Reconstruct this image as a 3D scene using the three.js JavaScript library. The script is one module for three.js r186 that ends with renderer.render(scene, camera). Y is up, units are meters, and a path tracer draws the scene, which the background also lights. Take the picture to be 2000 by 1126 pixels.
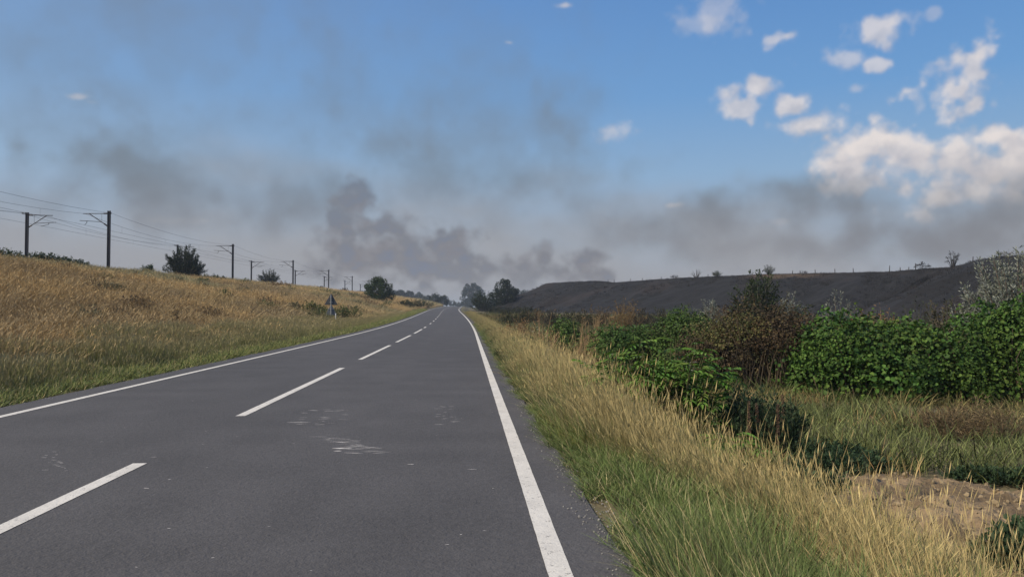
import * as THREE from 'three';
import { mergeGeometries } from 'three/addons/utils/BufferGeometryUtils.js';

// ---------------------------------------------------------------- camera, sky, sun, exposure
const F = 1480, CX = 1000, CY = 563, VX = 912.4, VY = 603.6, EYE = 1.45;      // photo pixels, metres
const scene = new THREE.Scene();
const camera = new THREE.PerspectiveCamera(2 * Math.atan(CY / F) * 180 / Math.PI, 2000 / 1126, 0.1, 6000);
camera.position.set(0, EYE, 0);
camera.rotation.order = 'YXZ';
const YAW = Math.atan((CX - VX) / F), PITCH = Math.atan((VY - CY) / F);
camera.rotation.set(PITCH, -YAW, 0);
camera.updateMatrixWorld(true);

const renderer = new THREE.WebGLRenderer({ antialias: true });
renderer.toneMapping = THREE.LinearToneMapping;
renderer.toneMappingExposure = 1.0;
renderer.shadowMap.enabled = true;

const sun = new THREE.DirectionalLight(new THREE.Color(1.0, 0.86, 0.66), 4.6);
sun.position.set(-95, 92, 18);
sun.target.position.set(0, 0, -20);
sun.castShadow = true;
sun.shadow.radius = 14;
sun.shadow.mapSize.set(4096, 4096);
Object.assign(sun.shadow.camera, { left: -130, right: 130, top: 130, bottom: -130, near: 1, far: 500 });
scene.add(sun, sun.target);

scene.fog = new THREE.FogExp2(new THREE.Color(0.72, 0.84, 1.0), 0.00034);

// ---------------------------------------------------------------- small maths
function rng(seed) { let a = seed >>> 0; return () => { a = (a + 0x6D2B79F5) | 0; let t = Math.imul(a ^ (a >>> 15), 1 | a); t = (t + Math.imul(t ^ (t >>> 7), 61 | t)) ^ t; return ((t ^ (t >>> 14)) >>> 0) / 4294967296; }; }
const R0 = rng(7);
const rr = (r, a, b) => a + (b - a) * r();
const clamp = (x, a = 0, b = 1) => x < a ? a : x > b ? b : x;
const ss = (a, b, x) => { const t = clamp((x - a) / (b - a)); return t * t * (3 - 2 * t); };
const mix = (a, b, t) => a + (b - a) * t;
const HT = (() => { const r = rng(99), t = new Float32Array(65536); for (let i = 0; i < 65536; i++) t[i] = r(); return t; })();
const hash = (x, y) => HT[((x * 73 + y * 12289) ^ (x * 3001 + (y << 7))) & 65535];
function vn(x, y, px = 1 << 20) {                       // value noise, wraps in x after px cells
  const xi = Math.floor(x), yi = Math.floor(y), fx = x - xi, fy = y - yi;
  const u = fx * fx * (3 - 2 * fx), v = fy * fy * (3 - 2 * fy);
  const x0 = ((xi % px) + px) % px, x1 = (x0 + 1) % px;
  const a = hash(x0, yi), b = hash(x1, yi), c = hash(x0, yi + 1), d = hash(x1, yi + 1);
  return a + (b - a) * u + (c - a) * v + (a - b - c + d) * u * v;
}
function fbm(x, y, oct = 4, px = 1 << 20) { let s = 0, a = 0.5, n = 0; for (let i = 0; i < oct; i++) { s += a * vn(x, y + i * 17.3, px); n += a; x *= 2; y *= 2; px *= 2; a *= 0.5; } return s / n; }
const lin = (r, g, b) => new THREE.Color().setRGB(r, g, b);

// a photo pixel as a direction, and as a point at a given distance along the road
const DIR = new THREE.Vector3();
function ray(px, py) { return DIR.set((px - CX) / F, -(py - CY) / F, -1).applyQuaternion(camera.quaternion).clone(); }
function at(px, py, d) { const r = ray(px, py); const k = d / -r.z; return new THREE.Vector3(r.x * k, EYE + r.y * k, -d); }

// ---------------------------------------------------------------- sky: air, clouds and drifting smoke
(function sky() {
  const W = 4096, H = 2048, H2 = H / 2, TAU = Math.PI * 2;
  const cloud = new Float32Array(W * H2), dark = new Float32Array(W * H2), soft = new Float32Array(W * H2);
  const cell = 360;                                     // noise cells round the circle: one per degree
  const nx = (c) => c / W * cell, ny = (r) => (r / H2) * 90;
  function blob(field, px, py, rx, ry, amp, hard, rough, freq, seed) {
    const v = ray(px, py).normalize(), az = Math.atan2(v.x, -v.z), el = Math.asin(v.y);
    const th = az - YAW, k = Math.cos(th) ** 2 / F;
    const ax = rx * k * 1.02, ay = ry / F * Math.cos(th);
    const c0 = ((az + Math.PI / 2) / TAU) * W, r0 = el / (Math.PI / 2) * H2, wx = ax / TAU * W, wy = ay / (Math.PI / 2) * H2;
    for (let r = Math.max(0, Math.floor(r0 - wy * 1.9)); r < Math.min(H2, r0 + wy * 1.9); r++)
      for (let c = Math.floor(c0 - wx * 1.9); c < c0 + wx * 1.9; c++) {
        const wv = 0.42, dx = (c - c0) / wx + wv * (fbm(nx(c) * freq * 0.5, ny(r) * freq * 0.5 + seed, 3, cell * freq) - 0.5) * 2, dy = (r - r0) / wy + wv * (fbm(nx(c) * freq * 0.5 + 7, ny(r) * freq * 0.5 + seed + 50, 3, cell * freq) - 0.5) * 2, q = Math.sqrt(dx * dx + dy * dy);
        const n = fbm(nx(c) * freq, ny(r) * freq + seed * 31, 5, cell * freq) - 0.5;
        const n2 = fbm(nx(c) * freq * 0.5 + 11, ny(r) * freq * 0.5 + seed * 7, 3, cell * freq) - 0.5;
        const d = ss(0, hard, 1 - q + (n * 1.4 + n2) * rough) * amp;
        const i = r * W + ((c % W) + W) % W;
        field[i] = 1 - (1 - field[i]) * (1 - d);
      }
  }
  // cumulus, by their places in the picture
  const cum = [
    [1400, 18, 50, 34, 0.35, 0.8], [1385, 45, 40, 22, 0.25, 0.8], [1512, 80, 34, 15, 0.6, 0.5], [1540, 70, 20, 8, 0.5, 0.5],
    [1690, 62, 48, 24, 0.7, 0.6], [1735, 48, 28, 14, 0.6, 0.6], [1640, 95, 60, 22, 0.25, 0.9], [1650, 122, 28, 18, 0.5, 0.6], [1712, 122, 24, 13, 0.65, 0.5],
    [1870, 155, 72, 56, 0.8, 0.5], [1922, 105, 26, 16, 0.7, 0.5], [1880, 190, 30, 24, 0.6, 0.6], [1790, 190, 14, 24, 0.35, 0.8], [1815, 140, 20, 10, 0.3, 0.8],
    [1422, 186, 30, 16, 0.75, 0.45], [1438, 212, 32, 20, 0.72, 0.5], [1484, 176, 31, 20, 0.8, 0.45],
    [1550, 210, 30, 20, 0.8, 0.45], [1583, 246, 52, 21, 0.8, 0.45], [1672, 174, 15, 8, 0.35, 0.6],
    [1690, 285, 56, 48, 0.97, 0.35], [1655, 300, 52, 36, 0.7, 0.6], [1670, 338, 84, 38, 0.92, 0.4], [1700, 355, 60, 18, 0.55, 0.7], [1762, 305, 44, 38, 0.93, 0.38], [1770, 330, 40, 22, 0.5, 0.7],
    [1935, 275, 46, 44, 0.96, 0.36], [1865, 318, 72, 40, 0.93, 0.4], [1945, 325, 86, 46, 0.9, 0.5], [1880, 365, 130, 34, 0.8, 0.6], [2010, 300, 40, 40, 0.9, 0.4],
    [1845, 388, 30, 16, 0.7, 0.5], [1790, 425, 40, 16, 0.6, 0.6], [1950, 378, 80, 24, 0.7, 0.6],
    [1195, 258, 32, 15, 0.45, 0.7], [148, 192, 22, 7, 0.55, 0.6], [175, 200, 16, 5, 0.25, 0.8], [966, 57, 9, 5, 0.45, 0.7], [995, 84, 13, 5, 0.55, 0.6], [1102, 10, 14, 5, 0.6, 0.6],
    [1315, 400, 16, 5, 0.5, 0.6], [1525, 432, 16, 6, 0.3, 0.6], [1185, 438, 22, 8, 0.2, 0.8], [1825, 25, 12, 9, 0.3, 0.8], [330, 430, 70, 6, 0.25, 0.9],
  ];
  cum.forEach((c, i) => blob(cloud, c[0], c[1], c[2] * 1.4, c[3] * 1.4, c[4], Math.min(1, c[5] + 0.32), c[5] < 0.46 ? 0.8 : 1.25, 1, i + 1));
  // the burning ground's dense plume along the road, and the smoke that has spread from it
  [[692, 392, 42, 40, 0.6], [668, 440, 50, 50, 0.7], [640, 500, 50, 50, 0.4], [712, 462, 75, 55, 0.8], [700, 520, 85, 50, 0.75], [790, 452, 40, 40, 0.45], [800, 500, 85, 55, 0.75], [885, 490, 52, 46, 0.72], [870, 540, 90, 45, 0.6],
    [955, 525, 60, 36, 0.5], [1052, 508, 38, 40, 0.55], [1010, 535, 60, 40, 0.5], [1135, 515, 40, 32, 0.7], [1165, 540, 42, 24, 0.65], [1095, 535, 50, 30, 0.6],
  ].forEach((c, i) => blob(dark, c[0], c[1], c[2] * 1.1, c[3] * 1.1, Math.min(0.97, c[4] * 1.35), 0.85, 0.8, 1, i + 60));
  [[205, 320, 135, 95, 0.9], [170, 275, 95, 70, 0.45], [260, 360, 110, 60, 0.5], [320, 370, 110, 55, 0.5], [60, 250, 120, 60, 0.25], [480, 440, 130, 50, 0.4], [560, 420, 100, 50, 0.3], [60, 400, 150, 60, 0.3],
    [780, 300, 120, 80, 0.34], [1100, 300, 90, 90, 0.34], [950, 300, 190, 110, 0.24], [640, 120, 90, 200, 0.14], [700, 230, 180, 90, 0.14], [900, 200, 260, 120, 0.12], [880, 370, 240, 60, 0.25],
    [1260, 440, 130, 50, 0.42], [1390, 425, 130, 50, 0.5], [1520, 385, 110, 45, 0.42], [1480, 490, 160, 40, 0.4], [1660, 400, 130, 50, 0.5], [1700, 470, 160, 50, 0.5], [1900, 440, 170, 60, 0.75], [1980, 400, 100, 50, 0.5], [1850, 490, 200, 40, 0.5],
    [560, 330, 200, 80, 0.22], [860, 120, 300, 160, 0.14], [1010, 360, 200, 70, 0.3], [620, 380, 120, 60, 0.3], [420, 400, 260, 70, 0.28], [1330, 470, 260, 50, 0.3], [300, 100, 380, 200, 0.2], [100, 60, 260, 160, 0.18], [1020, 420, 160, 70, 0.2],
  ].forEach((c, i) => blob(soft, c[0], c[1], c[2] * 1.35, c[3] * 1.3, Math.min(0.92, c[4] * 1.6), 1.4, 0.85, 0.5, i + 120));
  const stops = [[0, .40, .43, .49], [4, .36, .44, .54], [10, .255, .415, .62], [15.5, .15, .335, .63], [22.5, .102, .262, .575], [45, .062, .18, .45], [90, .04, .12, .34]];
  const data = new Float32Array(W * H * 4);
  const mean = [0, 0, 0]; let cnt = 0;
  for (let r = 0; r < H2; r++) {
    const e = (r + 0.5) / H2 * 90; let k = 0; while (k < stops.length - 2 && e > stops[k + 1][0]) k++;
    const t = clamp((e - stops[k][0]) / (stops[k + 1][0] - stops[k][0]));
    const b0 = mix(stops[k][1], stops[k + 1][1], t), b1 = mix(stops[k][2], stops[k + 1][2], t), b2 = mix(stops[k][3], stops[k + 1][3], t);
    for (let c = 0; c < W; c++) {
      const i = r * W + c, X = nx(c), Y = ny(r);
      let R = b0, G = b1, B = b2;
      const az = ((c + 0.5) / W * 360 - 90 + 540) % 360 - 180;      // degrees right of the road
      const inFrame = 1 - ss(34, 48, Math.abs(az - 3.5));
      // elsewhere the same kind of sky goes on: a few cumulus low down, drifting smoke
      let cl = cloud[i];
      if (inFrame < 1 && e < 60) cl = Math.max(cl, (1 - inFrame) * 0.8 * ss(0.57, 0.68, fbm(X / 9, Y / 6, 5, 40)) * ss(4, 9, e) * (1 - ss(30, 60, e)));
      let so = soft[i];
      if (inFrame < 1 && e < 45) so = Math.max(so, (1 - inFrame) * 0.55 * ss(0.42, 0.62, fbm(X / 12 + 5, Y / 7 + 40, 4, 30)) * (1 - ss(10, 26, e)));
      if (cl > 0.002) {
        const s = fbm(X + 3, Y * 1.3, 5, 360), s2 = cloud[Math.min(H2 - 1, r + 9) * W + ((c - 9 + W) % W)];
        const l = clamp(0.62 + 0.9 * (s - 0.5) + 0.4 * (cl - s2));
        R = mix(R, mix(.36, .80, l), cl); G = mix(G, mix(.375, .735, l), cl); B = mix(B, mix(.45, .71, l), cl);
      }
      const hz = 0.42 * (0.5 - 0.5 * Math.sin(az * Math.PI / 180)) ** 2 * (1 - ss(40, 90, e) * 0.5);      // thin smoke veil, thicker on the sun's side
      R = mix(R, .42, hz); G = mix(G, .48, hz); B = mix(B, .55, hz);
      const wisp = fbm(X / 8 + 2, Y / 3.5 + 9, 4, 45);
      const band = clamp((1 - ss(1.0, 11.5, e + (wisp - 0.5) * 10)) * 0.86);
      R = mix(R, .345, band); G = mix(G, .34, band); B = mix(B, .355, band);
      const sa = clamp(so * (0.62 + 0.45 * wisp + 0.3 * fbm(X * .5 + 21, Y * .7 + 3, 4, 180)));
      const hi = ss(4, 11, e); R = mix(R, mix(.215, .185, hi), sa); G = mix(G, mix(.217, .225, hi), sa); B = mix(B, mix(.235, .272, hi), sa);
      const da = dark[i] * (0.8 + 0.4 * (fbm(X * 1.2, Y * 1.2 + 77, 4, 432) - 0.5));
      const bl = ss(.3, .7, fbm(X * 1 + 5, Y * 1.3 + 33, 5, 360)); R = mix(R, mix(.13, .205, bl), da); G = mix(G, mix(.125, .197, bl), da); B = mix(B, mix(.14, .213, bl), da);
      const o = ((H2 + r) * W + c) * 4; data[o] = R; data[o + 1] = G; data[o + 2] = B; data[o + 3] = 1;
      if (r < 6) { mean[0] += R; mean[1] += G; mean[2] += B; cnt++; }
    }
  }
  for (let i = 0; i < H2 * W; i++) { data[i * 4] = mean[0] / cnt * 0.5; data[i * 4 + 1] = mean[1] / cnt * 0.5; data[i * 4 + 2] = mean[2] / cnt * 0.5; data[i * 4 + 3] = 1; }
  const tex = new THREE.DataTexture(data, W, H, THREE.RGBAFormat, THREE.FloatType);
  tex.mapping = THREE.EquirectangularReflectionMapping; tex.magFilter = tex.minFilter = THREE.LinearFilter; tex.needsUpdate = true;
  scene.background = tex; scene.environment = tex;
})();

// ---------------------------------------------------------------- builders
const taken = {};
function numbered(n) { const k = taken[n] = (taken[n] ?? -1) + 1; return k ? n + '_' + String(k).padStart(3, '0') : n; }
function tag(o, label, category, group, kind) { Object.assign(o.userData, { label, category }); if (group) o.userData.group = group; if (kind) o.userData.kind = kind; return o; }
function top(o, name, label, category, group, kind) { o.name = numbered(name); scene.add(o); return tag(o, label, category, group, kind); }
function mesh(name, geo, mat, parent) { const m = new THREE.Mesh(geo, mat); m.name = name; m.castShadow = m.receiveShadow = true; if (parent) parent.add(m); return m; }

class MB {                                               // collects coloured triangles
  constructor() { this.p = []; this.c = []; this.i = []; }
  v(x, y, z, c) { this.p.push(x, y, z); this.c.push(c[0], c[1], c[2]); return this.p.length / 3 - 1; }
  t(a, b, c) { this.i.push(a, b, c); }
  tube(pts, rad, sides, c) {
    const T = new THREE.Vector3(), A = new THREE.Vector3(), B = new THREE.Vector3(); let prev = -1;
    pts.forEach((p, k) => {
      T.copy(pts[Math.min(k + 1, pts.length - 1)]).sub(pts[Math.max(k - 1, 0)]).normalize();
      A.set(Math.abs(T.x) < 0.8 ? 1 : 0, 0, Math.abs(T.x) < 0.8 ? 0 : 1).cross(T).normalize(); B.copy(T).cross(A);
      const r = Array.isArray(rad) ? rad[k] : rad, base = this.p.length / 3;
      for (let s = 0; s < sides; s++) { const a = s / sides * 6.2832, x = Math.cos(a) * r, y = Math.sin(a) * r; this.v(p.x + A.x * x + B.x * y, p.y + A.y * x + B.y * y, p.z + A.z * x + B.z * y, c); }
      if (prev >= 0) for (let s = 0; s < sides; s++) { const n = (s + 1) % sides; this.t(prev + s, prev + n, base + s); this.t(prev + n, base + n, base + s); }
      prev = base;
    });
    const e = this.v(pts[pts.length - 1].x, pts[pts.length - 1].y, pts[pts.length - 1].z, c); for (let s = 0; s < sides; s++) this.t(prev + s, prev + (s + 1) % sides, e);
  }
  leaf(p, dir, nrm, len, wid, c, pts = 4, fold = 0.18) {
    const sx = dir.y * nrm.z - dir.z * nrm.y, sy = dir.z * nrm.x - dir.x * nrm.z, sz = dir.x * nrm.y - dir.y * nrm.x;
    const q = (t, w, up) => this.v(p.x + dir.x * len * t + sx * wid * w + nrm.x * up, p.y + dir.y * len * t + sy * wid * w + nrm.y * up, p.z + dir.z * len * t + sz * wid * w + nrm.z * up, c);
    const f = wid * fold;
    if (pts === 4) { const a = q(0, 0, 0), b = q(.45, .5, f), d = q(.45, -.5, f), e = q(1, 0, 0); this.t(a, b, e); this.t(a, e, d); }
    else { const a = q(0, 0, 0), b = q(.25, .42, f), b2 = q(.62, .4, f * .7), d = q(.25, -.42, f), d2 = q(.62, -.4, f * .7), m = q(.5, 0, 0), e = q(1, 0, -f); this.t(a, b, m); this.t(b, b2, m); this.t(b2, e, m); this.t(e, d2, m); this.t(d2, d, m); this.t(d, a, m); }
  }
  build() {
    const g = new THREE.BufferGeometry();
    g.setAttribute('position', new THREE.Float32BufferAttribute(this.p, 3)); g.setAttribute('color', new THREE.Float32BufferAttribute(this.c, 3));
    g.setIndex(this.i); g.computeVertexNormals(); return g;
  }
}
const V = (x, y, z) => new THREE.Vector3(x, y, z);
function rdir(r) { const z = r() * 2 - 1, a = r() * 6.2832, s = Math.sqrt(1 - z * z); return V(s * Math.cos(a), z, s * Math.sin(a)); }
function perp(d, r) { const n = rdir(r); n.addScaledVector(d, -n.dot(d)); return n.normalize(); }
const tone = (r, cs, v = 0.25) => { const c = cs[Math.floor(r() * cs.length)], k = 1 + (r() * 2 - 1) * v; return [c[0] * k, c[1] * k, c[2] * k]; };

// textures of matter: seamless grain
function grain(N, fn) { const d = new Uint8Array(N * N * 4); for (let y = 0; y < N; y++) for (let x = 0; x < N; x++) { const c = fn(x, y), o = (y * N + x) * 4; d[o] = clamp(c[0]) * 255; d[o + 1] = clamp(c[1]) * 255; d[o + 2] = clamp(c[2]) * 255; d[o + 3] = 255; } const t = new THREE.DataTexture(d, N, N); t.wrapS = t.wrapT = THREE.RepeatWrapping; t.magFilter = THREE.LinearFilter; t.needsUpdate = true; return t; }
function wrapNoise(x, y, N, cells) {                     // seamless value noise over an N-pixel tile
  const gx = x / N * cells, gy = y / N * cells, xi = Math.floor(gx), yi = Math.floor(gy), fx = gx - xi, fy = gy - yi, u = fx * fx * (3 - 2 * fx), v = fy * fy * (3 - 2 * fy);
  const x1 = (xi + 1) % cells, y1 = (yi + 1) % cells, s = cells * 7; const a = hash(xi + s, yi), b = hash(x1 + s, yi), c = hash(xi + s, y1), d = hash(x1 + s, y1);
  return a + (b - a) * u + (c - a) * v + (a - b - c + d) * u * v;
}
const leafMat = new THREE.MeshPhysicalMaterial({ vertexColors: true, roughness: 0.62, transmission: 0.36, thickness: 0, side: THREE.DoubleSide, specularIntensity: 0.3 });
const dullLeafMat = new THREE.MeshPhysicalMaterial({ vertexColors: true, roughness: 0.9, transmission: 0.22, thickness: 0, side: THREE.DoubleSide, specularIntensity: 0.25 });
const grassMat = new THREE.MeshStandardMaterial({ vertexColors: true, roughness: 0.9, side: THREE.DoubleSide });
const barkMat = new THREE.MeshStandardMaterial({ vertexColors: true, roughness: 0.95 });

// ---------------------------------------------------------------- lie of the land
const softplus = (x) => x > 20 ? x : Math.log(1 + Math.exp(x));
function roadY(d) { return 0.0102 * 12 * softplus((d - 54) / 12) - 0.0102 * 30 * softplus((d - 352) / 30) - 0.004 * 30 * softplus((d - 380) / 30) + 0.004 * 60 * softplus((d - 560) / 60); }
function roadX(d) { return -2.7 * ss(40, 210, d); }
const LEFT = [[-400, 4], [-140, 5.6], [-70, 6.6], [-60, 6.55], [-49, 6.15], [-44, 5.75], [-38, 4.95], [-30, 4.1], [-22, 2.75], [-16, 1.6], [-12.5, 0.75], [-10.5, 0.22], [-9, -0.06], [-8, -0.1], [-7.2, -0.03], [-6.9, -0.03]];
function leftY(u) { if (u <= LEFT[0][0]) return LEFT[0][1]; for (let k = 1; k < LEFT.length; k++) if (u < LEFT[k][0]) { const a = LEFT[k - 1], b = LEFT[k]; return mix(a[1], b[1], (u - a[0]) / (b[0] - a[0])); } return -0.03; }
function land(x, d) {
  const u = x - roadX(d), ry = roadY(d);
  if (u < -6.9) {
    const n = (fbm(x / 9 + 40, d / 9, 3) - 0.5) * ss(-9, -16, u);
    const far = 1 + ss(70, 200, d) * 0.10;
    return ry * ss(-60, -10, u) * 0.9 + ry * 0.1 + leftY(u) * far + n * 0.9 - ss(500, 800, d) * ss(-10, -40, u) * 3;
  }
  if (u < 0.86) return ry - 0.03;
  const n = (fbm(x / 3 + 9, d / 3 + 70, 3) - 0.5);
  return ry + (-0.03 * (1 - ss(0.86, 1.05, u)) + 0.02 * ss(1, 1.6, u)) - 0.62 * ss(1.35, 3.5, u) - 0.3 * ss(15, 60, u) + n * 0.22 * ss(1.0, 4, u);
}
function hit(px, py) { const r = ray(px, py); for (let d = 2; d < 400; d += 0.03) { const k = d / -r.z, x = r.x * k; if (EYE + r.y * k <= land(x, d)) return { x, d }; } return { x: 0, d: 400 }; }
function axis(list) { const o = []; for (const [a, b, n] of list) for (let k = 0; k < n; k++) o.push(a + (b - a) * k / n); o.push(list[list.length - 1][1]); return o; }

// ---------------------------------------------------------------- ground sheet
const soilTex = grain(512, (x, y) => { const f = 0.62 * wrapNoise(x, y, 512, 128) + 0.38 * wrapNoise(x, y, 512, 31); const k = 0.62 + 0.5 * f; return [k, k, k]; });
soilTex.repeat.set(1 / 2.3, 1 / 2.3);
const soilBump = soilTex;
{
  const xs = axis([[-2500, -300, 16], [-300, -90, 30], [-90, -16, 60], [-16, -6.92, 26], [-6.92, 0.86, 6], [0.86, 14, 44], [14, 90, 50], [90, 300, 24], [300, 2500, 16]]);
  const ds = axis([[-120, -6, 30], [-6, 40, 110], [40, 140, 90], [140, 400, 80], [400, 900, 40], [900, 3000, 16]]);
  const pos = [], col = [], uv = [], idx = [];
  for (const d of ds) for (const x0 of xs) {
    const x = x0 + roadX(d); pos.push(x, land(x, d), -d); uv.push(x, d);
    const n = fbm(x / 5, d / 5, 4), m = fbm(x / 1.3 + 9, d / 1.3, 3);
    let c;
    if (x0 < -3) { c = n > 0.52 ? [.20, .13, .06] : [.155, .115, .055]; if (x0 > -11) c = [mix(c[0], .10, .6), mix(c[1], .10, .6), mix(c[2], .045, .6)]; }
    else { const g = ss(0.42, 0.62, n); c = [mix(.15, .085, g), mix(.125, .088, g), mix(.065, .04, g)]; }
    const k = 0.75 + 0.5 * m; col.push(c[0] * k, c[1] * k, c[2] * k);
  }
  const nxs = xs.length;
  for (let j = 0; j < ds.length - 1; j++) for (let i = 0; i < nxs - 1; i++) { const a = j * nxs + i; idx.push(a, a + 1, a + nxs, a + 1, a + nxs + 1, a + nxs); }
  const g = new THREE.BufferGeometry();
  g.setAttribute('position', new THREE.Float32BufferAttribute(pos, 3)); g.setAttribute('color', new THREE.Float32BufferAttribute(col, 3)); g.setAttribute('uv', new THREE.Float32BufferAttribute(uv, 2)); g.setIndex(idx); g.computeVertexNormals();
  top(mesh('ground', g, new THREE.MeshStandardMaterial({ vertexColors: true, roughness: 1, map: soilTex, bumpMap: soilBump, bumpScale: 0.03 })), 'ground', 'uneven soil of the roadside verges and the railway embankment', 'ground', null, 'structure');
}

// ---------------------------------------------------------------- road
const asphaltTex = grain(2048, (x, y) => {
  const f = hash(x * 3 + 1, y * 5 + 2), g = wrapNoise(x, y, 2048, 512), h = wrapNoise(x, y, 2048, 170), l = wrapNoise(x, y, 2048, 9);
  let k = 0.50 + 0.08 * (f - 0.5) + 0.15 * (g - 0.5) + 0.11 * (h - 0.5) + 0.10 * (l - 0.5);
  if (hash(x >> 1, (y >> 1) + 900) > 0.9985) k += 0.25;                         // pale chippings in the wearing course
  return [k * 1.0, k * 0.985, k * 1.0];
});
asphaltTex.repeat.set(1 / 5.2, 1 / 5.2);
const asphaltBump = grain(1024, (x, y) => { const k = 0.5 * wrapNoise(x, y, 1024, 340) + 0.5 * wrapNoise(x, y, 1024, 128); return [k, k, k]; });
asphaltBump.repeat.set(1 / 2.6, 1 / 2.6);
const asphaltMat = new THREE.MeshStandardMaterial({ map: asphaltTex, color: lin(0.147, 0.144, 0.145), vertexColors: true, roughness: 0.86, bumpMap: asphaltBump, bumpScale: 0.006 });
const edgeL = (d) => -6.86 + 0.10 * (fbm(3, d * 0.8, 3) - 0.5), edgeR = (d) => 0.90 + 0.16 * (fbm(8, d * 0.9, 4) - 0.5);
function strip(ds, us, lift, colour) {                   // a sheet that follows the road; us(d) gives the lateral stations
  const pos = [], col = [], uv = [], idx = []; let n = 0;
  ds.forEach((d, j) => { const row = us(d); n = row.length; for (const u of row) { const x = u + roadX(d); pos.push(x, roadY(d) + lift, -d); uv.push(u, d); const c = colour(u, d); col.push(c, c, c); } });
  for (let j = 0; j < ds.length - 1; j++) for (let i = 0; i < n - 1; i++) { const a = j * n + i; idx.push(a, a + 1, a + n, a + 1, a + n + 1, a + n); }
  const g = new THREE.BufferGeometry();
  g.setAttribute('position', new THREE.Float32BufferAttribute(pos, 3)); g.setAttribute('color', new THREE.Float32BufferAttribute(col, 3)); g.setAttribute('uv', new THREE.Float32BufferAttribute(uv, 2)); g.setIndex(idx); g.computeVertexNormals(); return g;
}
const roadDs = axis([[-100, 0, 50], [0, 30, 240], [30, 90, 160], [90, 420, 200], [420, 900, 40]]);
const roadUs = (d) => { const a = edgeL(d), b = edgeR(d), o = [a]; for (let k = 1; k < 30; k++) o.push(mix(a, b, k / 30)); o.push(b); return o; };
const road = mesh('road', strip(roadDs, roadUs, 0, (u, d) => {
  const tracks = Math.exp(-(((u + 0.45) / 0.35) ** 2)) + Math.exp(-(((u + 2.3) / 0.35) ** 2)) + Math.exp(-(((u + 4.0) / 0.4) ** 2)) + Math.exp(-(((u + 5.6) / 0.4) ** 2));
  return 0.94 + 0.26 * (fbm(u * 0.6 + 30, d * 0.10, 4) - 0.5) + 0.14 * (fbm(u * 2.2, d * 0.7 + 9, 3) - 0.5) - 0.03 * tracks + (u > 0.62 ? 0.12 : 0);
}), asphaltMat);
top(road, 'road', 'straight two lane grey asphalt road running away to the smoke', 'road', null, 'structure');

// painted lines: worn white paint with scratches and dirt
const paintTex = grain(1024, (x, y) => {
  let k = 0.95 - 0.14 * wrapNoise(x, y, 1024, 14) - 0.10 * wrapNoise(x, y, 1024, 120);
  const w = wrapNoise(x, y, 1024, 220) * 0.6 + wrapNoise(x, y, 1024, 60) * 0.4; if (w > 0.75) k *= mix(1, 0.42, ss(0.75, 0.83, w));
  return [k, k * 0.965, k * 0.885];
});
paintTex.repeat.set(1 / 1.7, 1 / 1.7);
const paintMat = new THREE.MeshStandardMaterial({ map: paintTex, color: lin(.74, .74, .74), roughness: 0.75, bumpMap: asphaltBump, bumpScale: 0.003 });
const one = () => 1;
const jag = (d, s) => (hash(Math.floor(d * 9), s) - 0.5) * 0.003;
for (const [u, w, nm] of [[0.511, 0.135, 'edge_line'], [-6.275, 0.125, 'edge_line']]) {
  const l = mesh(nm, strip(roadDs, (d) => [u - w / 2 + jag(d, 3), u + w / 2 + jag(d, 7)], 0.004, one), paintMat, road);
  l.userData.kind = 'structure';
}
const dashes = [[-1.6, 7.35], [10.5, 18.9], [22, 30.4], [33.2, 41.4], [44.3, 52.6], [55.5, 58.2]];
for (let k = 0; k < 26; k++) dashes.push([66.4 + k * 9.7, 69.2 + k * 9.7]);
for (const [a, b] of dashes) {
  const l = mesh('centre_dash', strip(axis([[a, b, Math.max(6, Math.round((b - a) * 4))]]), (d) => [-3.066 - 0.065 + jag(d, 5), -3.066 + 0.065 + jag(d, 11)], 0.004, one), paintMat, road);
  l.userData.kind = 'structure';
}
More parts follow.
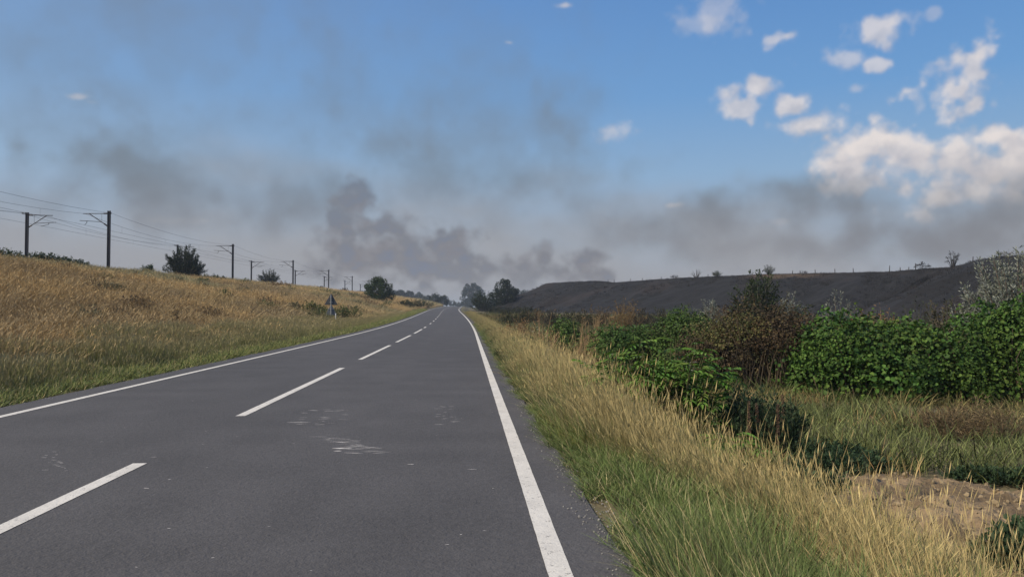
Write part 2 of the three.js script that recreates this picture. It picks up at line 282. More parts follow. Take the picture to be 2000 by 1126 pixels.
{ // pale scrapes on the asphalt where something was dragged
  const r = rng(51), b = new MB(), c = [.62, .60, .58];
  const chip = (px, py, len, w, ang) => {
    const p = at(px, py, 5); const k = EYE / (EYE - p.y), x = p.x * k, d = 5 * k; if (d > 60 || d < 0) return;
    const ca = Math.cos(ang), sa = Math.sin(ang), y = 0.005, n = 5, up = [], dn = [];
    for (let i = 0; i <= n; i++) { const t = i / n, ww = w * Math.sin(Math.PI * (0.08 + 0.84 * t)) * rr(r, 0.4, 1); const X = x + ca * len * (t - .5), Z = -d + sa * len * (t - .5); up.push(b.v(X - sa * ww, y, Z + ca * ww, c)); dn.push(b.v(X + sa * ww, y, Z - ca * ww, c)); }
    for (let i = 0; i < n; i++) { b.t(up[i], dn[i], up[i + 1]); b.t(dn[i], dn[i + 1], up[i + 1]); }
  };
  for (let k = 0; k < 46; k++) { const t = Math.pow(r(), 0.8); chip(628 + t * 120 + rr(r, -12, 12), 850 + t * 36 + rr(r, -7, 6), rr(r, 0.05, 0.24), rr(r, 0.002, 0.007), rr(r, -0.1, 0.45)); }
  chip(668, 876, 0.22, 0.03, 0.2); chip(659, 881, 0.08, 0.02, 0); chip(690, 885, 0.2, 0.012, 0.2); chip(802, 907, 0.06, 0.012, 0);
  for (let k = 0; k < 24; k++) chip(585 + r() * 90, 800 + r() * 30, rr(r, 0.04, 0.16), rr(r, 0.003, 0.009), rr(r, -0.1, 0.3));
  chip(583, 825, 0.3, 0.014, 0); chip(642, 803, 0.14, 0.01, -.3);
  for (let k = 0; k < 10; k++) chip(750 + r() * 18, 728 + r() * 10, rr(r, 0.08, 0.3), rr(r, 0.006, 0.02), 0);
  for (let k = 0; k < 16; k++) chip(855 + r() * 38, 792 + r() * 34, rr(r, 0.04, 0.14), rr(r, 0.003, 0.009), rr(r, -.3, .1));
  chip(858, 829, 0.12, 0.012, 0.1); chip(922, 917, 0.08, 0.008, 0);
  for (let k = 0; k < 26; k++) chip(rr(r, 60, 1000), rr(r, 720, 1120), rr(r, 0.012, 0.03), rr(r, 0.003, 0.008), rr(r, -.4, .4));
  for (let k = 0; k < 16; k++) chip(85 + r() * 50, 880 + r() * 40, rr(r, 0.02, 0.06), rr(r, 0.003, 0.008), 0);
  chip(285, 954, 0.05, 0.008, .3); chip(248, 722, 0.2, 0.02, .4); chip(300, 893, 0.06, 0.008, 0);
  const m = mesh('paint_scrapes', b.build(), new THREE.MeshStandardMaterial({ vertexColors: true, roughness: 0.9 }), road); m.userData.kind = 'stuff';
}
{ // gravel washed along both edges of the asphalt
  const r = rng(61), geo = new THREE.IcosahedronGeometry(1, 0); geo.scale(1, 0.6, 0.8);
  const N = 5200, im = new THREE.InstancedMesh(geo, new THREE.MeshStandardMaterial({ roughness: 1, color: lin(1, 1, 1) }), N), m4 = new THREE.Matrix4(), q = new THREE.Quaternion(), col = new THREE.Color();
  for (let k = 0; k < N; k++) {
    const right = r() < 0.62, d = right ? 2.5 + 45 * r() ** 1.8 : 8 + 60 * r() ** 1.5, u = right ? edgeR(d) + (r() + r() - 0.95) * 0.22 : edgeL(d) - (r() + r() - 0.9) * 0.28;
    const s = rr(r, 0.003, 0.010) * (r() > 0.97 ? 1.8 : 1), x = u + roadX(d), y = Math.max(land(x, d), (u > edgeL(d) && u < edgeR(d)) ? roadY(d) : -9) + s * 0.3;
    q.setFromAxisAngle(rdir(r), r() * 6); m4.compose(V(x, y, -d), q, V(s, s, s)); im.setMatrixAt(k, m4);
    const t = rr(r, 0.14, 0.34); im.setColorAt(k, col.setRGB(t, t * 0.97, t * 0.92));
  }
  top(im, 'gravel', 'loose grey gravel along the edges of the asphalt', 'gravel', null, 'stuff'); im.castShadow = im.receiveShadow = true;
}

// ---------------------------------------------------------------- burnt hill
const hillFace = [];
const CREST = [[1001, 604, 222], [1012, 592, 220], [1030, 574, 216], [1046, 563, 214], [1066, 553, 211], [1100, 551, 206], [1160, 548, 197], [1176, 549, 195], [1190, 552, 192], [1230, 549, 186], [1300, 544, 176], [1400, 539, 165], [1500, 535, 155], [1620, 533, 145], [1700, 531, 138], [1740, 530, 135], [1800, 525, 131], [1850, 522, 128], [1875, 518, 125], [1895, 511, 121], [1920, 505, 118], [1960, 500, 114], [2050, 494, 108], [2250, 480, 96], [2600, 460, 78]];
const crestPts = CREST.map(([a, b, d]) => at(a, b, d));
function crestAt(px) { for (let k = 1; k < CREST.length; k++) if (px <= CREST[k][0]) { const t = (px - CREST[k - 1][0]) / (CREST[k][0] - CREST[k - 1][0]); return crestPts[k - 1].clone().lerp(crestPts[k], t); } return crestPts[crestPts.length - 1].clone(); }
{
  const pos = [], col = [], uv = [], idx = [], nu = 520, nv = 60;
  for (let i = 0; i <= nu; i++) {
    const px = 1001 + (2600 - 1001) * (i / nu), c = crestAt(px), a = crestAt(Math.max(1001, px - 30)), b = crestAt(Math.min(2600, px + 30));
    const tx = b.x - a.x, tz = b.z - a.z, l = Math.hypot(tx, tz) || 1, nxx = -tz / l, nzz = tx / l;        // towards the road and the camera
    const s = nxx * -c.x + nzz * -c.z > 0 ? 1 : -1;
    for (let j = 0; j <= nv; j++) {
      const v = -0.35 + 1.35 * j / nv, run = v < 0 ? v * 40 : v * 23;
      const x = c.x + nxx * s * run, z = c.z + nzz * s * run, g = land(x, -z) - 0.4;
      const prof = v < 0 ? 1 - ss(0, 1, -v) * 0.9 : 1 - Math.pow(v, 0.86) * 0.78 - 0.22 * ss(0, 1, v);
      let y = mix(g, c.y, prof);
      const mid = v > 0 ? Math.sin(Math.PI * Math.min(1, v)) : 0;
      const gul = fbm((x * nzz - z * nxx) * 0.11 + 60, v * 1.4 + (x * 0.02), 4) - 0.5;
      y += mid * gul * 2.6 + (fbm(x * 0.45, z * 0.45, 3) - 0.5) * 0.5 * (v > 0 ? ss(0, 0.15, v) : 0) + (fbm(x * 0.3, z * 0.3, 3) - 0.5) * 0.22;
      pos.push(x, y, z); uv.push(x, z); if (v > 0.01 && v < 0.8) hillFace.push([x, y, z]);
      const n = fbm(x * 0.07 + 8, z * 0.07, 4), m = fbm(x * 0.6, z * 0.6, 3);
      let cc = [.0065, .0062, .0072];
      const brown = ss(0.5, 0.66, n); cc = [mix(cc[0], .017, brown), mix(cc[1], .0125, brown), mix(cc[2], .0118, brown)];
      const singed = ss(0.14, 0.05, v + (m - 0.5) * 0.12) * (v > 0.005 ? 1 : 0.3) * ss(1440, 1500, px) * ss(1640, 1560, px); cc = [mix(cc[0], .09, singed), mix(cc[1], .06, singed), mix(cc[2], .038, singed)];
      const k = 0.45 + 1.1 * m; col.push(cc[0] * k, cc[1] * k, cc[2] * k);
    }
  }
  for (let i = 0; i < nu; i++) for (let j = 0; j < nv; j++) { const a = i * (nv + 1) + j; idx.push(a, a + nv + 1, a + 1, a + 1, a + nv + 1, a + nv + 2); }
  const g = new THREE.BufferGeometry();
  g.setAttribute('position', new THREE.Float32BufferAttribute(pos, 3)); g.setAttribute('color', new THREE.Float32BufferAttribute(col, 3)); g.setAttribute('uv', new THREE.Float32BufferAttribute(uv, 2)); g.setIndex(idx); g.computeVertexNormals();
  top(mesh('hill', g, new THREE.MeshStandardMaterial({ vertexColors: true, roughness: 1, map: soilTex, bumpMap: soilTex, bumpScale: 0.08 })), 'hill', 'long low hillside charred black by the grass fire', 'hill', null, 'structure');
}

// ---------------------------------------------------------------- grasses
function tuft(seed, o) {                                 // one tuft of blades; o.root/o.tip colours, o.head a seed head
  const r = rng(seed), b = new MB();
  for (let k = 0; k < o.n; k++) {
    const a = r() * 6.2832, s = Math.sqrt(r()) * o.spread, x0 = Math.cos(a) * s, z0 = Math.sin(a) * s;
    const h = o.h * rr(r, 1 - o.hv, 1 + o.hv * 0.35), w = o.w * rr(r, 0.7, 1.2), fa = r() * 6.2832;
    let lx = (o.lean?.[0] ?? 0) + Math.cos(a) * o.splay * r() + rr(r, -1, 1) * o.splay * 0.6, lz = (o.lean?.[1] ?? 0) + Math.sin(a) * o.splay * r() + rr(r, -1, 1) * o.splay * 0.6;
    const bend = o.bend * rr(r, 0.3, 1.3), seg = o.seg ?? 3, wx = Math.cos(fa) * w / 2, wz = Math.sin(fa) * w / 2;
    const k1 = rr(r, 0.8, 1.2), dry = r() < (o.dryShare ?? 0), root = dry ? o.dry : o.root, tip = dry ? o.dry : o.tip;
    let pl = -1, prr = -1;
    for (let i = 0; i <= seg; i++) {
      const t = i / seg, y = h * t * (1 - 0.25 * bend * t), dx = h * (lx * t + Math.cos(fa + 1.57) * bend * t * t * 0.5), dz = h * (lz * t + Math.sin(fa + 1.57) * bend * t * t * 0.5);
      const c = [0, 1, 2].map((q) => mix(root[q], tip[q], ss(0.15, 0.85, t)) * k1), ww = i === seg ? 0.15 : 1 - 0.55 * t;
      const l = b.v(x0 + dx - wx * ww, y, z0 + dz - wz * ww, c), rgt = b.v(x0 + dx + wx * ww, y, z0 + dz + wz * ww, c);
      if (pl >= 0) { b.t(pl, prr, l); b.t(prr, rgt, l); }
      pl = l; prr = rgt;
      if (i === seg && o.head && r() < o.headShare) {
        const hl = o.head * rr(r, 0.7, 1.3), hw = o.headW, c2 = o.headC.map((q) => q * k1), p = V(x0 + dx, y - hl * 0.3, z0 + dz), dir = V(lx + Math.cos(fa + 1.57) * bend, 1, lz + Math.sin(fa + 1.57) * bend).normalize();
        for (let q = 0; q < 2; q++) b.leaf(p, dir, perp(dir, r), hl, hw, c2, 4, 0.1);
      }
    }
  }
  return b.build();
}
function scatter(name, label, geos, mat, places) {       // one mass of grass nobody could count
  const g = new THREE.Group(); top(g, name, label, 'grass', null, 'stuff');
  const m4 = new THREE.Matrix4(), q = new THREE.Quaternion(), e = new THREE.Euler(), c = new THREE.Color();
  geos.forEach((geo, k) => {
    const mine = places.filter((_, i) => i % geos.length === k); if (!mine.length) return;
    const im = new THREE.InstancedMesh(geo, mat, mine.length); im.name = 'tufts'; im.userData.kind = 'stuff'; im.castShadow = im.receiveShadow = true;
    mine.forEach((p, i) => { e.set(p.tx ?? 0, p.ry, p.tz ?? 0, 'YXZ'); m4.compose(V(p.x, p.y ?? land(p.x, p.d) - 0.01, -p.d), q.setFromEuler(e), V(p.s * (p.w ?? 1), p.s * (p.h ?? 1), p.s * (p.w ?? 1))); im.setMatrixAt(i, m4); const t = p.c ?? [1, 1, 1]; im.setColorAt(i, c.setRGB(t[0], t[1], t[2])); });
    g.add(im);
  });
  return g;
}
const cosY = Math.cos(YAW), sinY = Math.sin(YAW);
const projX = (x, d) => CX + F * (x * cosY - d * sinY) / (d * cosY + x * sinY) / 1;
const inView = (x, d, pad = 80) => { const z = d * cosY + x * sinY, px = CX + F * (x * cosY - d * sinY) / z; return z > 1 && px > -pad && px < 2000 + pad; };

{ // dry grass of the railway embankment
  const r = rng(101), P = [];
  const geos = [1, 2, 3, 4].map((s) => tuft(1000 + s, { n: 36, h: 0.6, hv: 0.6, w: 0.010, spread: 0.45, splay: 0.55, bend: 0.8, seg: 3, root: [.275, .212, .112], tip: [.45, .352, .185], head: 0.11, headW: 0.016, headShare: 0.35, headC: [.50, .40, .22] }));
  let tries = 0;
  while (P.length < 62000 && tries++ < 900000) {
    const d = 14 + 330 * Math.pow(r(), 1.7), u = -9.4 - 58 * Math.pow(r(), 0.95), x = u + roadX(d); if (!inView(x, d)) continue;
    const n = fbm(x / 7, d / 11, 3), m = fbm(x / 2.2 + 50, d / 3 + 9, 3), big = fbm(x / 18 + 4, d / 26, 2);
    if (m < 0.36 && r() < 0.5) continue;
    let c = n > 0.5 ? [1.05, 1.0, 0.95] : [0.86, 0.84, 0.86];
    if (big > 0.56) c = [c[0] * 1.03, c[1] * 0.98, c[2] * 0.92]; if (big < 0.44) c = [c[0] * 0.7, c[1] * 0.82, c[2] * 0.86];
    if (m > 0.6) c = [c[0] * 1.12, c[1] * 1.13, c[2] * 1.1];
    const k = rr(r, 0.9, 1.1), grow = 1 + d / 220;
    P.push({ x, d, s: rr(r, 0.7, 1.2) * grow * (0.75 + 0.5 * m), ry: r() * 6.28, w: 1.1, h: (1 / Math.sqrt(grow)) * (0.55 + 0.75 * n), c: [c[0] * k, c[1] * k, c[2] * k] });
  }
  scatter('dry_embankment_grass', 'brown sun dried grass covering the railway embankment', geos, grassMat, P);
}
{ // taller grass with pale heads at the foot of the embankment
  const r = rng(102), P = [], Q = [];
  const geos = [1, 2, 3].map((s) => tuft(1100 + s, { n: 26, h: 0.6, hv: 0.4, w: 0.010, spread: 0.26, splay: 0.2, bend: 0.35, seg: 4, root: [.09, .125, .03], tip: [.25, .255, .085], head: 0.13, headW: 0.011, headShare: 0.6, headC: [.40, .34, .18], dry: [.34, .29, .14], dryShare: 0.1 }));
  while (P.length < 10500) { const d = 9 + 110 * Math.pow(r(), 1.5), u = -7.7 - 3.0 * r() * (0.6 + 0.8 * fbm(2, d / 6, 2)), x = u + roadX(d); if (!inView(x, d)) continue; const n = fbm(x / 1.5, d / 2.5, 3); if (n < 0.33) continue; const k = rr(r, 0.85, 1.15); P.push({ x, d, s: rr(r, 0.75, 1.1), h: (0.55 + 0.75 * n) * ss(-7.5, -8.6, u) * mix(1, 0.75, ss(30, 80, d)) + 0.12, ry: r() * 6.28, c: [k, k, k] }); }
  scatter('tall_verge_grass', 'tall green grass with straw coloured heads below the embankment', geos, grassMat, P);
  const low = [1, 2, 3].map((s) => tuft(1150 + s, { n: 22, h: 0.2, hv: 0.5, w: 0.012, spread: 0.16, splay: 0.6, bend: 0.8, seg: 2, root: [.12, .155, .04], tip: [.22, .255, .075], dry: [.40, .34, .17], dryShare: 0.16 }));
  while (Q.length < 11000) { const d = 8 + 170 * Math.pow(r(), 1.7), u = edgeL(d) - 0.16 - 2.0 * r() * (0.5 + 0.8 * fbm(9, d / 1.4, 3)), x = u + roadX(d); if (!inView(x, d)) continue; const k = rr(r, 0.75, 1.2); Q.push({ x, d, s: rr(r, 0.6, 1.3) * (1 + d / 150), h: 0.4 + 0.6 * ss(edgeL(d) - 0.1, edgeL(d) - 0.8, u), ry: r() * 6.28, c: [k, k * rr(r, .95, 1.05), k] }); }
  scatter('low_verge_grass', 'short green grass along the far side of the road', low, grassMat, Q);
}
const DIRT = hit(1840, 1020);
{ // right verge: short green sward, then tall pale grass
  const r = rng(103), A = [], B = [], C = [];
  const sward = [1, 2, 3, 4].map((s) => tuft(1200 + s, { n: 34, h: 0.17, hv: 0.6, w: 0.0045, spread: 0.085, splay: 0.75, bend: 0.9, seg: 3, root: [.075, .115, .03], tip: [.15, .205, .058], dry: [.42, .36, .19], dryShare: 0.14 }));
  while (A.length < 21000) { const d = 2.6 + 62 * Math.pow(r(), 2.0), u = edgeR(d) + 0.02 + mix(2.5, 1.3, ss(4, 12, d)) * r() * (0.75 + 0.5 * fbm(4, d / 2, 2)), x = u + roadX(d); if (!inView(x, d)) continue; const bare = fbm(x * 2.6, d * 1.3 + 5, 3); const near = u - edgeR(d); if (near < 0.22 && bare < 0.34 + 0.4 * (0.22 - near)) continue; const k = rr(r, 0.75, 1.2), n = fbm(x * 1.3 + 4, d * 0.8, 3); const dr = n < 0.4 ? 1 : 0; A.push({ x, d, s: rr(r, 0.6, 1.25) * (1 + d / 40), h: (0.45 + 0.75 * ss(0, 0.5, near)) / (1 + d / 90), ry: r() * 6.28, c: dr ? [k * 1.5, k * 1.18, k * 1.1] : [k, k * rr(r, .95, 1.06), k] }); }
  scatter('roadside_sward', 'short green grass with dry blades beside the right edge line', sward, grassMat, A);
  const straw = { n: 26, h: 0.76, hv: 0.5, w: 0.0034, spread: 0.2, splay: 0.26, bend: 0.45, seg: 5, root: [.10, .135, .042], tip: [.42, .35, .165], head: 0.12, headW: 0.0075, headShare: 0.6, headC: [.49, .405, .195], lean: [-0.27, 0.05], dry: [.46, .38, .19], dryShare: 0.22 };
  const tall = [1, 2, 3, 4, 5].map((s) => tuft(1300 + s, s > 3 ? { ...straw, lean: [-0.05, 0], n: 20 } : straw));
  while (B.length < 5600) {
    const d = 2.7 + 120 * Math.pow(r(), 2.1), uL = 1.8 + 0.4 * fbm(12, d / 2.5, 2) - 0.75 * ss(4.5, 10, d), v = r(), u = uL + mix(1.3, 1.8, ss(5, 9, d)) * v, x = u + roadX(d); if (!inView(x, d)) continue;
    const n = fbm(x / 0.8, d / 1.1 + 3, 3); if (n < 0.36 || (n < 0.45 && r() < 0.65)) continue;
    if (d > 5.8 && d < 13 && u > 1.8 + 0.35 * r() && r() < 0.965) continue;             // the leafy bush stands here
    if (v > 0.25 && r() < (d < 6.5 ? 0.72 : 0.6)) continue;
    const k = rr(r, 0.8, 1.12), gs = 1 + d / 120; B.push({ x, d, s: rr(r, 0.75, 1.05) * gs, h: (0.62 + 0.6 * n) * mix(0.6, 1, ss(0, 0.3, v)) * mix(1, 0.62, ss(0.25, 0.8, v)) * mix(0.78, 1.08, ss(5.5, 8.5, d)) / gs * (d > 30 ? 0.85 : 1), ry: rr(r, -0.6, 0.6), c: n < 0.47 ? [k * 0.6, k * 0.86, k * 0.66] : [k, k, k] });
  }
  scatter('tall_straw_grass', 'tall pale straw grass leaning over the right verge', tall, grassMat, B);
  // single long stalks standing out of the straw and green tussocks between them
  const stalk = [1, 2, 3, 4].map((q) => tuft(1350 + q, { n: 6, h: 0.86, hv: 0.4, w: 0.0036, spread: 0.22, splay: 0.3, bend: 0.5, seg: 6, root: [.28, .25, .10], tip: [.46, .37, .17], head: 0.12, headW: 0.007, headShare: 0.85, headC: [.50, .40, .19], lean: [-0.3, 0.02], dry: [.44, .35, .16], dryShare: 0.4 }));
  const green = [1, 2, 3].map((q) => tuft(1370 + q, { n: 30, h: 0.42, hv: 0.5, w: 0.0042, spread: 0.16, splay: 0.4, bend: 0.7, seg: 4, root: [.06, .10, .028], tip: [.135, .18, .055], dry: [.42, .35, .18], dryShare: 0.12, lean: [-0.15, 0] }));
  const D = [], E = [];
  while (D.length < 1150) { const d = 3 + 30 * Math.pow(r(), 1.7), u = mix(1.95, 1.4, ss(4.5, 8, d)) + mix(1.9, 1.4, ss(6, 10, d)) * r(), x = u + roadX(d); if (!inView(x, d)) continue; if (d > 6.2 && d < 13 && u > 2.2 && r() < .8) continue; const k = rr(r, .85, 1.15); D.push({ x, d, s: rr(r, .6, 1.1) * mix(.85, 1, ss(5, 9, d)), ry: rr(r, -.9, .9), c: [k, k, k] }); }
  while (E.length < 3400) { const d = 2.8 + 60 * Math.pow(r(), 2), u = 1.1 + 2.4 * r(), x = u + roadX(d); if (!inView(x, d)) continue; if (fbm(x / .7 + 33, d / 1.3, 2) < .48 || inDirt(x, d)) continue; const k = rr(r, .75, 1.15); E.push({ x, d, s: rr(r, .6, 1.1), ry: rr(r, -1, 1), c: [k, k, k] }); }
  scatter('straw_stalks', 'single long straw stalks with narrow seed heads on the right verge', stalk, grassMat, D);
  scatter('green_tussocks', 'green tussocks growing through the straw of the right verge', green, grassMat, E);
  // meadow beyond the verge
  const mead = [1, 2, 3].map((s) => tuft(1400 + s, { n: 26, h: 0.38, hv: 0.5, w: 0.011, spread: 0.26, splay: 0.7, bend: 1.0, seg: 3, root: [.07, .072, .026], tip: [.165, .145, .058], dry: [.33, .265, .13], dryShare: 0.32 }));
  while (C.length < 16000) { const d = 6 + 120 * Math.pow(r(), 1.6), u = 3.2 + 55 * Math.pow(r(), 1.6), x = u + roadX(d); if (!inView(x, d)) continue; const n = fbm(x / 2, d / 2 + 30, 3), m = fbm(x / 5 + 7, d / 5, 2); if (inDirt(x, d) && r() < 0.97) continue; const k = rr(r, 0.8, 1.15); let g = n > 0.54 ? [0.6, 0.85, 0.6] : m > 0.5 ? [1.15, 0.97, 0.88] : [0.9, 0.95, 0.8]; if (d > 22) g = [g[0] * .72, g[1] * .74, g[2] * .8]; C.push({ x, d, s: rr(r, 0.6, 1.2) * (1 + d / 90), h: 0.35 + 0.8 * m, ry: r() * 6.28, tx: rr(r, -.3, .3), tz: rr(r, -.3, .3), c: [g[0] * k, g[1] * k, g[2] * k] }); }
  scatter('meadow_grass', 'flattened olive and straw grass between the verge and the vine thicket', mead, grassMat, C);
}
function inDirt(x, d) { const a = Math.hypot((x - DIRT.x) / 2.0, (d - DIRT.d) / 2.0) + 0.35 * (fbm(x * 1.4, d * 1.4, 3) - 0.5); return a < 1; }
{ // bare patch of crumbly soil
  const pos = [], col = [], uv = [], idx = [], n = 230; const x0 = DIRT.x - 2.7, x1 = DIRT.x + 2.7, d0 = DIRT.d - 2.7, d1 = DIRT.d + 2.7;
  const H = (x, d) => { const a = Math.hypot((x - DIRT.x) / 2.25, (d - DIRT.d) / 2.25); return land(x, d) - 0.05 + 0.17 * (1 - ss(0.35, 1.05, a)) + 0.24 * (fbm(x * 2.2, d * 2.2, 4) - 0.5) + 0.13 * (fbm(x * 8, d * 7, 3) - 0.5) + 0.06 * (fbm(x * 26, d * 22, 2) - 0.5) - 0.1 * ss(0.95, 1.15, a); };
  for (let j = 0; j <= n; j++) for (let i = 0; i <= n; i++) { const x = mix(x0, x1, i / n), d = mix(d0, d1, j / n); pos.push(x, H(x, d), -d); uv.push(x * 2, d * 2); const k = 0.85 + 0.5 * (fbm(x * 1.1, d * 1.1 + 4, 3) - 0.5) + 0.3 * (fbm(x * 8, d * 8, 2) - 0.5); { const dk = ss(.52, .62, fbm(x * 1.7 + 3, d * 2.1, 4)) * .4; col.push(.30 * k * (1 - dk), .218 * k * (1 - dk), .13 * k * (1 - dk)); }; }
  for (let j = 0; j < n; j++) for (let i = 0; i < n; i++) { const a = j * (n + 1) + i; idx.push(a, a + 1, a + n + 1, a + 1, a + n + 2, a + n + 1); }
  const g = new THREE.BufferGeometry();
  g.setAttribute('position', new THREE.Float32BufferAttribute(pos, 3)); g.setAttribute('color', new THREE.Float32BufferAttribute(col, 3)); g.setAttribute('uv', new THREE.Float32BufferAttribute(uv, 2)); g.setIndex(idx); g.computeVertexNormals();
  top(mesh('dirt_bank', g, new THREE.MeshStandardMaterial({ vertexColors: true, roughness: 1, map: soilTex, bumpMap: soilTex, bumpScale: 0.02 })), 'dirt_bank', 'low bank of bare tan soil dug up beside the meadow', 'soil', null, 'structure');
  const r = rng(71), geo = new THREE.IcosahedronGeometry(1, 1), p = geo.attributes.position; for (let i = 0; i < p.count; i++) { const k = 0.8 + 0.45 * hash(Math.round(p.getX(i) * 50) + 500, Math.round(p.getY(i) * 50 + p.getZ(i) * 91) + 500); p.setXYZ(i, p.getX(i) * k, p.getY(i) * k * 0.75, p.getZ(i) * k); } geo.computeVertexNormals();
  const N = 1500, im = new THREE.InstancedMesh(geo, new THREE.MeshStandardMaterial({ roughness: 1, map: null }), N), m4 = new THREE.Matrix4(), q = new THREE.Quaternion(), c = new THREE.Color();
  for (let k = 0; k < N; k++) { const a = r() * 6.28, t = Math.sqrt(r()) * 0.95, x = DIRT.x + Math.cos(a) * t * 1.9, d = DIRT.d + Math.sin(a) * t * 2.0, s = 0.006 + 0.024 * r() ** 4; q.setFromAxisAngle(rdir(r), r() * 6); m4.compose(V(x, H(x, d) + s * 0.3, -d), q, V(s * 1.2, s, s)); im.setMatrixAt(k, m4); const z = rr(r, .75, 1.1); im.setColorAt(k, c.setRGB(.28 * z, .215 * z, .13 * z)); }
  top(im, 'soil_clods', 'crumbled clods of earth lying on the bare tan soil', 'soil', null, 'stuff'); im.castShadow = im.receiveShadow = true;
}

// ---------------------------------------------------------------- shrubs and trees
const CREAM = [[.16, .13, .09]], GREYBARK = [.10, .09, .075];
function sprayShrub(o) {                                 // branches fanning from the base, leaves along their twigs
  const r = rng(o.seed), f = new MB(), s = new MB(), g = new THREE.Group();
  for (let k = 0; k < o.branches; k++) {
    const a = r() * 6.2832, q = Math.sqrt(r()), hh = o.h * (Math.sqrt(Math.max(0, 1 - q * q * 0.92)) * 0.9 + 0.08) * rr(r, 0.62, 1.04);
    const B = V(Math.cos(a) * q * o.rx * 0.22, -0.05, Math.sin(a) * q * o.rz * 0.22), E = V(Math.cos(a) * q * o.rx * rr(r, .8, 1.08), hh, Math.sin(a) * q * o.rz * rr(r, .8, 1.08));
    const M = V(mix(B.x, E.x, 0.38), hh * (o.arch ?? 0.58), mix(B.z, E.z, 0.38)), cv = new THREE.QuadraticBezierCurve3(B, M, E), pts = cv.getPoints(5);
    s.tube(pts, pts.map((_, i) => mix(o.stemR ?? 0.02, (o.stemR ?? 0.02) * 0.25, i / 5)), 4, tone(r, o.stem ?? [GREYBARK], 0.2));
    for (let i = 0; i < o.leaves; i++) {
      const t = mix(o.from ?? 0.25, 1.02, Math.pow(r(), 0.8)), p = cv.getPoint(Math.min(1, t)), tan = cv.getTangent(Math.min(1, t));
      const out = rdir(r).addScaledVector(tan, o.along ?? 0.9); out.y += o.rise ?? 0.25; out.normalize();
      p.addScaledVector(out, (o.twig ?? 0.12) * r() * (1.25 - 0.7 * t));
      const n = perp(out, r); if (n.y < 0) n.negate(); n.y += 0.5; n.addScaledVector(out, -n.dot(out)).normalize();
      const L = o.leaf * rr(r, 0.65, 1.25); f.leaf(p, out, n, L, L * (o.ratio ?? 0.5), tone(r, o.colors, o.vary ?? 0.3), o.pts ?? 4);
    }
  }
  mesh('stems', s.build(), barkMat, g); mesh('foliage', f.build(), o.mat ?? leafMat, g);
  return g;
}
function crownTree(o) {                                  // trunk, limbs and a crown of leaf clumps
  const r = rng(o.seed), f = new MB(), s = new MB(), g = new THREE.Group(), bark = o.bark ?? [.075, .06, .05];
  const th = o.trunk ?? o.h * 0.3, clumps = [];
  s.tube([V(0, -0.2, 0), V(o.rx * 0.03, th * 0.5, 0), V(-o.rx * 0.02, th, o.rz * 0.03), V(0, o.h * 0.72, 0)], [o.h * 0.035, o.h * 0.028, o.h * 0.022, o.h * 0.008], 8, bark);
  for (let k = 0; k < o.clumps; k++) {
    const d = rdir(r), q = Math.cbrt(rr(r, 0.12, 1)), cy = mix(o.low ?? 0.12, 1, 0.5) * o.h, hy = (1 - (o.low ?? 0.12)) * o.h * 0.5;
    const taper = o.cone ? 1 - o.cone * clamp((d.y * q + 1) / 2) : 1, lump = 0.86 + 0.3 * fbm(d.x * 2 + o.seed, d.y * 2 + d.z, 2);
    const c = V(d.x * q * o.rx * taper * lump, cy + d.y * q * hy * 0.94, d.z * q * o.rz * taper * lump), cr = o.clumpR * rr(r, 0.65, 1.2); clumps.push([c, cr]);
    const a = V(0, Math.max(th * 0.5, c.y * 0.55), 0), m = V(c.x * 0.5, (a.y + c.y) / 2 + 0.05 * o.h, c.z * 0.5);
    s.tube([a, m, c], [o.h * 0.009, o.h * 0.006, o.h * 0.002], 4, bark);
  }
  const per = Math.round(o.leaves / clumps.length);
  for (const [c, cr] of clumps) for (let i = 0; i < per; i++) {
    const d = rdir(r), p = c.clone().addScaledVector(d, cr * Math.cbrt(rr(r, 0.15, 1))); p.y -= 0.1 * cr;
    const out = d.clone().multiplyScalar(0.7).add(rdir(r)); out.y += o.rise ?? 0.1; out.normalize(); const n = perp(out, r); if (n.y < 0) n.negate();
    const L = o.leaf * rr(r, 0.65, 1.25); f.leaf(p, out, n, L, L * (o.ratio ?? 0.62), tone(r, o.colors, o.vary ?? 0.3));
  }
  mesh('trunk', s.build(), barkMat, g); mesh('crown', f.build(), o.mat ?? leafMat, g);
  return g;
}
function plant(o, name, label, category, px, d, group, dy = 0) { let x; if (d < 0) ({ x, d } = hit(px, -d)); else x = at(px, 600, d).x;      // a negative d is the pixel row of its foot
  o.position.set(x, land(x, d) + dy, -d); return top(o, name, label, category, group); }
const onHill = (o, name, label, category, px, group, back = 0) => { const c = crestAt(px); o.position.set(c.x * (1 + back), c.y - 0.15, c.z * (1 + back)); return top(o, name, label, category, group); };
const GREEN = [[.04, .075, .02], [.055, .095, .025], [.03, .056, .017]], DARK = [[.02, .036, .018], [.028, .046, .02], [.016, .028, .016]];

